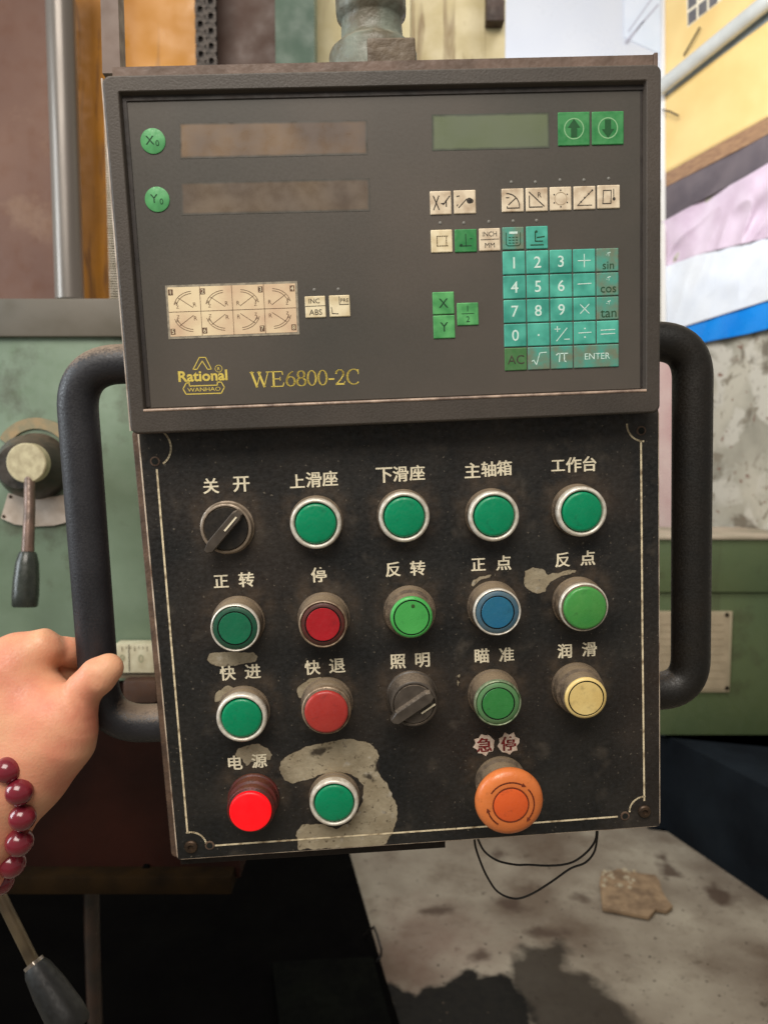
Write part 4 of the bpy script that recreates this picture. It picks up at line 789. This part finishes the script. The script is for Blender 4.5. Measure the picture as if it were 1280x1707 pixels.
# ================================================================== RIGHT SIDE
DW = np.array([-.47, 1.0, 0]); DW /= np.linalg.norm(DW); NW = np.array([-DW[1], DW[0], 0]); P0 = np.array([.448 * 3, 3.0, 0])
def WL(px, py, off=0.0):
    d_ = ray(px, py); o = P0 + NW * off; s = ((o - CAM) @ NW) / (d_ @ NW); return CAM + d_ * s
CXc = WL(1103, 400)                       # the inner corner of the two walls
wall = MB(); y_ = CXc[1]
wall.box(-4, CXc[0] + .1, y_, y_ + .15, -.01, 4.2)
tag(wall.build('back_wall', M_wall), 'flaking grey back wall of the workshop behind the white poster', 'wall')
a = CXc[:2]; b2 = a - DW[:2] * 2.6; nn = -NW[:2] * .15
tag(MB().poly([tuple(a), tuple(b2), tuple(b2 + nn), tuple(a + nn)], -.01, 4.2).build('side_wall', M_wall), 'flaking grey side wall under the banner at the right', 'wall')
# the poster on the back wall
def slab(name, pts, Y, th, m, parent=None):
    q_ = [WY(x, y, Y) for x, y in pts]; n = len(q_)
    return MB().add([(p_.x, Y, p_.z) for p_ in q_] + [(p_.x, Y + th, p_.z) for p_ in q_], [tuple(range(n)), tuple(range(n, 2 * n))[::-1]] + [(k, (k + 1) % n, (k + 1) % n + n, k + n) for k in range(n)]).build(name, m, parent)
M_wp = mat('white_vinyl', (212, 215, 222), (202, 206, 216), .35, scale=3)
po = tag(slab('white_poster', [(820, -150), (1101, -150), (1103, 300), (820, 300)], y_ - .012, .01, M_wp), 'large blank white poster above the pendant right side', 'poster')
slab('poster_edge', [(838, -150), (841.5, -150), (841.5, 300), (838, 300)], y_ - .020, .006, mat('poster_edge_white', (244, 244, 246), rough=.3), po)
slab('pale_print', [(1040, -150), (1100, -150), (1100, 90), (1040, 62)], y_ - .0165, .003, mat('pale_blue_print', (206, 216, 230), (216, 222, 234), .4, scale=5), po)
for k, (xa, ya, xb, yb, w_) in enumerate(((1040, 70, 1096, 6, 2), (1046, 52, 1090, -10, 1.4), (1044, 72, 1072, 34, 1.2))):
    slab('print_line', [(xa, ya), (xa + w_, ya + w_), (xb + w_, yb + w_), (xb, yb)], y_ - .0185, .001, mat('grey_print', (176, 176, 190), rough=.5) if k == 0 else bpy.data.materials['grey_print'], po)
# the banner on the side wall: every band is cloth with folds
BN = tag(empty('side_banner', loc=tuple(WL(1190, 300, .03))), 'creased banner with yellow, brown, plum, pink, white and blue bands on the side wall', 'banner')
def fold(x, y, amp):                     # relief across the sheet, in metres, running along the slanted creases
    s = (x - 1100) * .87 + (y - 300) * .5; t = (x - 1100) * .5 - (y - 300) * .87
    a = noise.noise(Vector((s * .015, t * .006, .3))); b = noise.noise(Vector((s * .030 + 7, t * .010, 1.7))); c = noise.noise(Vector((s * .02 + 3, t * .022, 4.1)))
    return amp * (2.6 * a + .8 * (1 - 3 * abs(b)) + .6 * c)
def band(name, top, bot, m, off=.02, amp=.004, nx=70, ny=24, x0=1103, x1=1330):
    def yi(L, x):
        for (xa, ya), (xb, yb) in zip(L[:-1], L[1:]):
            if x <= xb or (xb, yb) == L[-1]: return ya + (yb - ya) * (x - xa) / (xb - xa)
    V = []; Fc = []
    for i in range(nx + 1):
        x = x0 + (x1 - x0) * i / nx; ya, yb = yi(top, x), yi(bot, x)
        for j in range(ny + 1):
            y = ya + (yb - ya) * j / ny; V.append(tuple(WL(x, y, off + fold(x, y, amp)) - np.array(BN.location)))
    for i in range(nx):
        for j in range(ny): a = i * (ny + 1) + j; Fc.append((a, a + 1, a + ny + 2, a + ny + 1))
    o = MB().add(V, Fc).build(name, m, BN, smooth=True, ang=80); sm = o.modifiers.new('thickness', 'SOLIDIFY'); sm.thickness = .003; return o
E1 = [(1103, 292.5), (1200, 239), (1330, 168)]; E2 = [(1103, 315), (1250, 240), (1330, 197)]; E3 = [(1103, 370), (1180, 328), (1239, 296), (1330, 242)]
E4 = [(1103, 447), (1172, 422), (1239, 406), (1330, 386)]; E5 = [(1103, 557), (1152, 541), (1280, 501), (1330, 485)]; E6 = [(1103, 586), (1182, 569), (1245, 557), (1330, 536)]
M_by = mat('banner_yellow', (228, 194, 126), (240, 210, 144), .5, scale=4)
band('yellow_band', [(1103, -160), (1330, -160)], E1, M_by, amp=.0008, ny=50)
band('brown_band', E1, E2, mat('banner_brown', (166, 130, 96), (142, 108, 82), .5, scale=30, stretch=(1, 1, 3)), amp=.001)
band('plum_band', E2, E3, mat('banner_plum', (88, 80, 86), (108, 98, 102), .5, scale=10), amp=.003)
band('pink_band', E3, E4, mat('banner_pink', (206, 184, 202), (226, 208, 224), .45, scale=8), off=.03, amp=.016, nx=120, ny=50)
band('white_band', E4, E5, mat('banner_white', (222, 228, 238), (232, 236, 242), .4, scale=6), off=.026, amp=.009, nx=120, ny=50)
band('blue_band', E5, E6, mat('banner_blue', (8, 128, 222), (16, 140, 230), .3, scale=6), off=.024, amp=.006, nx=90)
def wlslab(name, pts, off, th, m, parent=None):
    org = np.array(parent.location) if parent else np.zeros(3); q_ = [WL(x, y, off) - org for x, y in pts]; n = len(q_)
    return MB().add([tuple(p_) for p_ in q_] + [tuple(p_ - NW * th) for p_ in q_], [tuple(range(n)), tuple(range(n, 2 * n))[::-1]] + [(k, (k + 1) % n, (k + 1) % n + n, k + n) for k in range(n)]).build(name, m, parent)
wlslab('slate_band', [(1106, 163), (1118, 135), (1300, -20), (1330, -20), (1330, 0), (1280, 34)], .0250, .002, mat('banner_slate', (150, 162, 168), (136, 148, 156), .5, scale=6), BN)
wlslab('printed_frame', [(1143, -22), (1202, -62), (1202, 0), (1184, 14), (1145, 46)], .0252, .002, mat('printed_frame', (238, 226, 200), rough=.5), BN)
for x, y in ((1146, 22), (1163.5, 8), (1181, -6), (1146, -4), (1163.5, -20), (1181, -34)):
    wlslab('printed_pane', [(x, y), (x + 14, y - 11), (x + 14, y + 10), (x, y + 21)], .0262, .001, bpy.data.materials.get('printed_pane') or mat('printed_pane', (112, 108, 108), (96, 94, 96), .5, scale=20), BN)
wlslab('corner_strip', [(1101, -160), (1106, -160), (1107, 560), (1101, 560)], .034, .008, mat('white_tape', (236, 232, 226), rough=.5), BN)
pa, pb = WL(1100, 147, .075), WL(1340, -48, .075)
tag(MB().tube([pa, pb], .028, 28).build('diagonal_pipe', mat('white_pipe', (206, 208, 204), (186, 188, 184), .35, scale=10), smooth=True), 'white pipe slanting up across the yellow banner', 'pipe')
tag(prism('casting_block', [tuple(GZ(x, y))[:2] for x, y in ((455, 1640), (622, 1632), (655, 1760), (470, 1780))][::-1], .03, .06, mat('dark_olive_casting', (12, 13, 9), (7, 7, 6), .9, scale=12, spec=.04)), 'dark olive casting lying low at the bottom centre beside the floor edge', 'casting')
tag(MB().tube([WL(1139, 92, .035), WL(1152, 70, .045), WL(1166, 45, .04)], .0034, 8).build('loose_wire', M_blk, smooth=True), 'short thin wire above the white pipe', 'wire')
tag(MB().tube([WL(1104, 183, .05), WL(1116, 186, .06), WL(1130, 193, .05)], .0036, 8).build('loose_wire', M_blk, smooth=True), 'short thin wire just below the end of the white pipe', 'wire')
tag(wlslab('pale_sheet', [(1080, 588), (1150, 580), (1150, 886), (1080, 884)], .06, .01, mat('pale_pink_sheet', (214, 190, 182), (196, 160, 156), .5, scale=5)), 'pale pink sheet seen through the right handle', 'sheet')
# right hand machine
M_olv = grime(streak(mat('olive_green_paint', (88, 100, 66), (76, 92, 62), .45, scale=3, det=8, bump=.12, bscale=60), (70, 70, 48), 6, .62), (60, 54, 36), 5, .56, .6)
RM = tag(empty('grinding_machine', loc=tuple(WY(1200, 1100, 2.62))), 'olive green machine bed with data plate behind the right handle', 'machine')
def rbox(name, x0, x1, y0, y1, Y, dp, m, bev=0, parent=None):
    o = wb(name, x0, x1, y0, y1, Y, dp, m, None, None, bev); o.parent = parent or RM
    o.matrix_parent_inverse = Matrix.Translation(-Vector(RM.location)) if parent is None else Matrix.Identity(4); return o
rbox('upper_casting', 1040, 1400, 899, 988, 2.60, .32, M_olv, .006)
rbox('bed', 1040, 1400, 989, 1260, 2.612, .32, M_olv, .004)
rbox('table_top', 1040, 1400, 894, 899.5, 2.59, .335, mat('dusty_top', (190, 172, 150), (150, 140, 118), .6, scale=5), .003)
dp = rbox('data_plate', 1090, 1218, 1019, 1154, 2.604, .007, mat('data_plate_tin', (184, 170, 142), (166, 150, 122), .45, .1, scale=9), .0015)
inn = rbox('plate_panel', 1096, 1213, 1024, 1149, 2.6025, .0012, mat('plate_panel_tone', (178, 160, 132), (158, 142, 116), .5, scale=22, mix=(.3, .7)))
M_fl = mat('faded_lines', (150, 134, 108), (166, 150, 124), .6, scale=120)
for k, yy in enumerate((1040, 1052, 1064, 1076, 1090, 1103, 1117, 1130)): rbox('table_line', 1100, 1206, yy, yy + 1.2, 2.6015, .0009, M_fl)
for x, y in ((1211, 1025), (1211, 1147)):
    p = WY(x, y, 2.602); o = MB().lathe([(.0075, 0), (.006, -.003), (0, -.004)], 12, 'y', tuple(p)).build('rivet', M_dk); o.parent = RM; o.matrix_parent_inverse = Matrix.Translation(-Vector(RM.location))
GA, GB = GZ(1040, 1337), GZ(1300, 1515)
tag(prism('machine_skirt', [tuple(GA)[:2], tuple(GB)[:2], (GB.x + 1.5, GB.y), (GB.x + 1.5, 2.60), (GA.x + .02, 2.60)], .0, .345, mat('slate_black_skirt', (30, 36, 42), (20, 24, 29), .8, scale=5, bump=.2, bscale=30, spec=.08)), 'dark slate blue cover at the foot of the olive machine', 'machine cover')

# on the floor
bp_ = [(785, 200), (800, 205), (835, 192), (870, 199), (905, 206), (945, 210), (958, 228), (964, 255), (980, 282), (997, 302), (978, 317), (946, 310), (938, 322), (926, 334), (880, 326), (820, 314), (789, 308), (785, 270), (780, 235)]
q_ = [GZ(560 + x / K, 1340 + y / K, .016) for x, y in bp_]
bo = MB().poly([(p_.x, p_.y) for p_ in q_][::-1], .0065, .016).build('broken_tile', mat('dirty_tile', (156, 130, 100), (116, 94, 72), .8, scale=30, bump=.3, bscale=60))
tag(bo, 'broken brownish tile fragment lying on the concrete floor', 'tile'); cr = MB()
for k in range(26):
    c0 = GZ(560 + (790 + random.random() * 95) / K, 1340 + (196 + random.random() ** 1.8 * 56) / K, .018); s_ = random.uniform(.002, .009)
    cr.box(c0.x - s_, c0.x + s_, c0.y - s_ * 1.2, c0.y + s_, .014, .016 + s_ * random.uniform(.2, .8), s_ * .3, 1)
o = cr.build('mortar_crumbs', mat('mortar', (186, 172, 146), (150, 134, 108), .9, scale=60, bump=1, bscale=80), bo); o['kind'] = 'stuff'
gr_ = MB(); rnd = random.Random(11)
for k in range(240):
    x, y = rnd.uniform(600, 1280), 1385 + 330 * rnd.random() ** .8; c0 = GZ(x, y, 0); s_ = .0012 + .0035 * rnd.random() ** 3
    if c0.x < g0[1].x + .02: continue
    a = rnd.random() * 3; ca, sa = math.cos(a) * s_, math.sin(a) * s_; h_ = s_ * rnd.uniform(.4, 1)
    gr_.add([(c0.x + ca, c0.y + sa, .0005), (c0.x - sa * .8, c0.y + ca, .0005), (c0.x - ca, c0.y - sa * .7, .0005), (c0.x + sa, c0.y - ca, .0005), (c0.x, c0.y, h_)], [(0, 1, 4), (1, 2, 4), (2, 3, 4), (3, 0, 4)])
tag(gr_.build('floor_grit', mat('grit', (46, 38, 30), (84, 72, 58), .9, scale=9)), 'scattered grit and swarf on the concrete floor', 'grit', kind='stuff')
def pwire(name, pts, w_, r, label, m):
    q2 = [Vector((*U(x, y, w_), w_)) for x, y in pts]; fine = []
    for i in range(len(q2) - 1):
        p0 = q2[max(i - 1, 0)]; p1 = q2[i]; p2 = q2[i + 1]; p3 = q2[min(i + 2, len(q2) - 1)]
        for k in range(6):
            t = k / 6; fine.append(.5 * ((2 * p1) + (-p0 + p2) * t + (2 * p0 - 5 * p1 + 4 * p2 - p3) * t * t + (-p0 + 3 * p1 - 3 * p2 + p3) * t ** 3))
    fine.append(q2[-1]); o = MB().tube(fine, r, 8).build(name, m, None, smooth=True); o.matrix_world = PM; return tag(o, label, 'wire', 'wires hanging under the pendant')
M_wire = mat('black_wire', (20, 17, 16), (30, 26, 22), .35, scale=60)
pwire('hanging_wire', [(795, 1390), (797, 1400), (808, 1420), (830, 1435), (860, 1441.5), (880, 1441.5), (912, 1443), (940, 1441), (960, 1434), (980, 1418), (992, 1400), (994, 1380)], -.035, .00075, 'upper and flatter thin black wire loop under the pendant', M_wire)
pwire('hanging_wire', [(790, 1390), (792, 1410), (800, 1435), (812, 1462), (830, 1487), (858, 1498), (886, 1490), (920, 1469), (950, 1448), (975, 1438), (990, 1420), (995, 1395), (995, 1380)], -.038, .00075, 'lower and deeper thin black wire loop under the pendant', M_wire)
tag(MB().tube([GZ(560 + x / K, 1340 + y / K, z_) for x, y, z_ in ((85, 392, .035), (112, 364, .09), (122, 390, .09), (134, 430, .07), (134, 448, .05), (122, 470, .033))], .0032, 8).build('bent_wire', M_wire, smooth=True), 'bent stiff black wire at the edge of the black base', 'wire')

# ================================================================== HAND
def capsule(Q, a, b, ra, rb):
    a = np.array(a); b = np.array(b); e = b - a; t = np.clip(((Q - a) @ e) / (e @ e), 0, 1); return np.linalg.norm(Q - a - t[:, None] * e, axis=1) - (ra + (rb - ra) * t)
def smin(a, b, k): h = np.clip(.5 + .5 * (b - a) / k, 0, 1); return b * (1 - h) + a * h - k * h * (1 - h)
def chain(Q, pts, k=.003):
    P3 = [(U3(x, y, w_), r) for x, y, w_, r in pts]; d = None
    for (a, ra), (b, rb) in zip(P3[:-1], P3[1:]): c = capsule(Q, a, b, ra, rb); d = c if d is None else smin(d, c, k)
    return d
def hand_sdf(Q):
    body = chain(Q, [(30, 1126, -.016, .0205), (56, 1190, -.010, .0240), (48, 1262, -.006, .0245), (26, 1306, -.003, .0238), (-14, 1372, .0, .0215), (-62, 1450, .004, .0225), (-190, 1640, .012, .028)], .008)
    dors = chain(Q, [(8, 1125, -.014, .020), (0, 1200, -.012, .024), (-10, 1300, -.006, .024), (-40, 1380, .0, .021)], .008)
    body = smin(body, dors, .012)
    then = chain(Q, [(60, 1280, .0, .0195), (98, 1230, .0, .0205), (112, 1196, .0, .0165), (124, 1176, .0, .0115)], .008)
    body = smin(body, then, .014)
    kn = chain(Q, [(36, 1090, -.016, .0125), (73, 1078, -.017, .0110)], .006); body = smin(body, kn, .009)
    thumb = chain(Q, [(108, 1194, -.001, .0125), (143, 1147, .0005, .0106), (160, 1131, .0015, .0101), (165, 1126, .0015, .0103), (181, 1114, -.0002, .0089)], .003)
    d = smin(body, thumb, .005)
    fing = [[(76, 1080, -.020, .0098), (112, 1086, -.030, .0086), (124, 1088, -.035, .0090), (150, 1094, -.048, .0080), (163, 1100, -.047, .0070)],
            [(50, 1118, -.026, .0105), (98, 1122, -.035, .0086), (114, 1126, -.039, .0088), (148, 1140, -.052, .0080), (164, 1146, -.048, .0072)],
            [(42, 1160, -.026, .0108), (100, 1178, -.046, .0088), (110, 1180, -.050, .0088), (140, 1180, -.052, .0076), (152, 1176, -.049, .0070)],
            [(40, 1195, -.024, .0100), (90, 1205, -.042, .0080), (100, 1205, -.046, .0080), (132, 1200, -.052, .0068), (146, 1196, -.050, .0062)]]
    f_ = None
    for c in fing: x = chain(Q, c, .0025); f_ = x if f_ is None else smin(f_, x, .0012)
    d = smin(d, f_, .0045)
    # skin folds: across the thumb joint and over the knuckle, and a soft tendon line
    for (x0, y0, x1, y1, dp, wd_) in ((150, 1104, 176, 1140, .0010, .0009), (157, 1101, 181, 1134, .0010, .0008), (120, 1120, 150, 1165, .0010, .0012), (104, 1128, 136, 1180, .0010, .0012), (60, 1058, 92, 1098, .0010, .0012), (70, 1052, 100, 1090, .0010, .0010)):
        a = U(x0, y0); b = U(x1, y1); e = b - a; t = np.clip(((Q[:, :2] - a) @ e) / (e @ e), 0, 1); ds = np.linalg.norm(Q[:, :2] - a - t[:, None] * e, axis=1); d = d + dp * 1.1 * np.exp(-(ds / (wd_ * 1.7)) ** 2) * np.sin(np.pi * np.clip(t, .02, .98)) * (Q[:, 2] > -.03)
    return d
def surface_nets(fn, lo, hi, h):
    ax = [np.arange(lo[i], hi[i] + h, h) for i in range(3)]; n = [len(a) for a in ax]
    G = np.stack(np.meshgrid(*ax, indexing='ij'), -1).reshape(-1, 3); D = np.concatenate([fn(G[i:i + 200000]) for i in range(0, len(G), 200000)]).reshape(n)
    s = D < 0; cnt = np.zeros([k - 1 for k in n]); acc = np.zeros([k - 1 for k in n] + [3])
    def sl(o): return tuple(slice(o[i], n[i] - 1 + o[i]) for i in range(3))
    cor = [(a, b, c) for a in (0, 1) for b in (0, 1) for c in (0, 1)]
    for a in cor:
        for ax_ in range(3):
            if a[ax_]: continue
            b = list(a); b[ax_] = 1; da, db = D[sl(a)], D[sl(b)]; m = (da < 0) != (db < 0); t = np.where(m, da / (da - db + 1e-15), 0)
            for q_ in range(3): acc[..., q_] += m * (a[q_] + (t if q_ == ax_ else 0))
            cnt += m
    idx = -np.ones(cnt.shape, int); on = cnt > 0; idx[on] = np.arange(on.sum()); ijk = np.argwhere(on); V = np.array(lo) + (ijk + acc[on] / cnt[on][:, None]) * h; Fc = []
    for ax_ in range(3):
        u_, v_ = [(1, 2), (2, 0), (0, 1)][ax_]; e0 = [slice(1, n[i] - 1) for i in range(3)]; e0[ax_] = slice(0, n[ax_] - 1); e1 = list(e0); e1[ax_] = slice(1, n[ax_])
        A, B = s[tuple(e0)], s[tuple(e1)]; w_ = np.argwhere(A != B); off = np.array([1, 1, 1]); off[ax_] = 0; w_ = w_ + off; sg = s[tuple(w_.T)]
        def g(du, dv): p_ = w_.copy(); p_[:, u_] -= du; p_[:, v_] -= dv; return idx[tuple(p_.T)]
        q_ = np.stack([g(1, 1), g(0, 1), g(0, 0), g(1, 0)], 1); q_[~sg] = q_[~sg][:, ::-1]; Fc.append(q_)
    return V, np.concatenate(Fc)
lo = np.array(U3(-215, 1665, -.066)); hi = np.array(U3(225, 1020, .045)); lo[0] = U3(-250, 1400, 0)[0]; lo[2] = -.066; hi[2] = .045
V, Fc = surface_nets(hand_sdf, lo, hi, .0012)
me = bpy.data.meshes.new('person'); me.from_pydata(V.tolist(), [], Fc.tolist())
M_skin = grime(mat('skin', (232, 174, 136), (222, 138, 112), .5, scale=30, det=6, mix=(.35, .68), bump=.14, bscale=620, sss=.10, spec=.4), (196, 112, 92), 46, .54, .35, .2)
ps = link('person', me, M_skin, smooth=True); ps.matrix_world = PM
for f_ in me.polygons: f_.use_smooth = True
tag(ps, 'bare left hand gripping the left handle of the pendant, thumb in front', 'person')
BR_ = tag(empty('bead_bracelet', PM), 'string of glossy dark red beads round the wrist', 'bracelet')
M_bead = mat('red_bead', (128, 34, 48), (104, 26, 40), .22, scale=60, coat=.6, rvar=.05)
bd = [(-62, 1232, -.004), (-26, 1253, .010), (13, 1284, .0215), (33, 1320, .0235), (38, 1363, .0225), (33, 1404, .0170), (20, 1440, .0075), (2, 1470, -.004), (-24, 1492, -.014), (-54, 1500, -.024)]
proto = None
for k, (x, y, w_) in enumerate(bd):
    l_ = U3(x, y, w_)
    if proto is None: proto = MB().lathe([(.0072 * math.sin(math.pi * t / 14), .0072 * -math.cos(math.pi * t / 14)) for t in range(15)], 24).build('bead', M_bead, BR_, l_, smooth=True)
    else: o = proto.copy(); COL.objects.link(o); o.parent = BR_; o.location = l_; o.scale = (1.1 + random.uniform(-.05, .05),) * 3
MB().tube([U3(x, y, w_) for x, y, w_ in bd], .0007, 8).build('cord', M_wire, BR_)
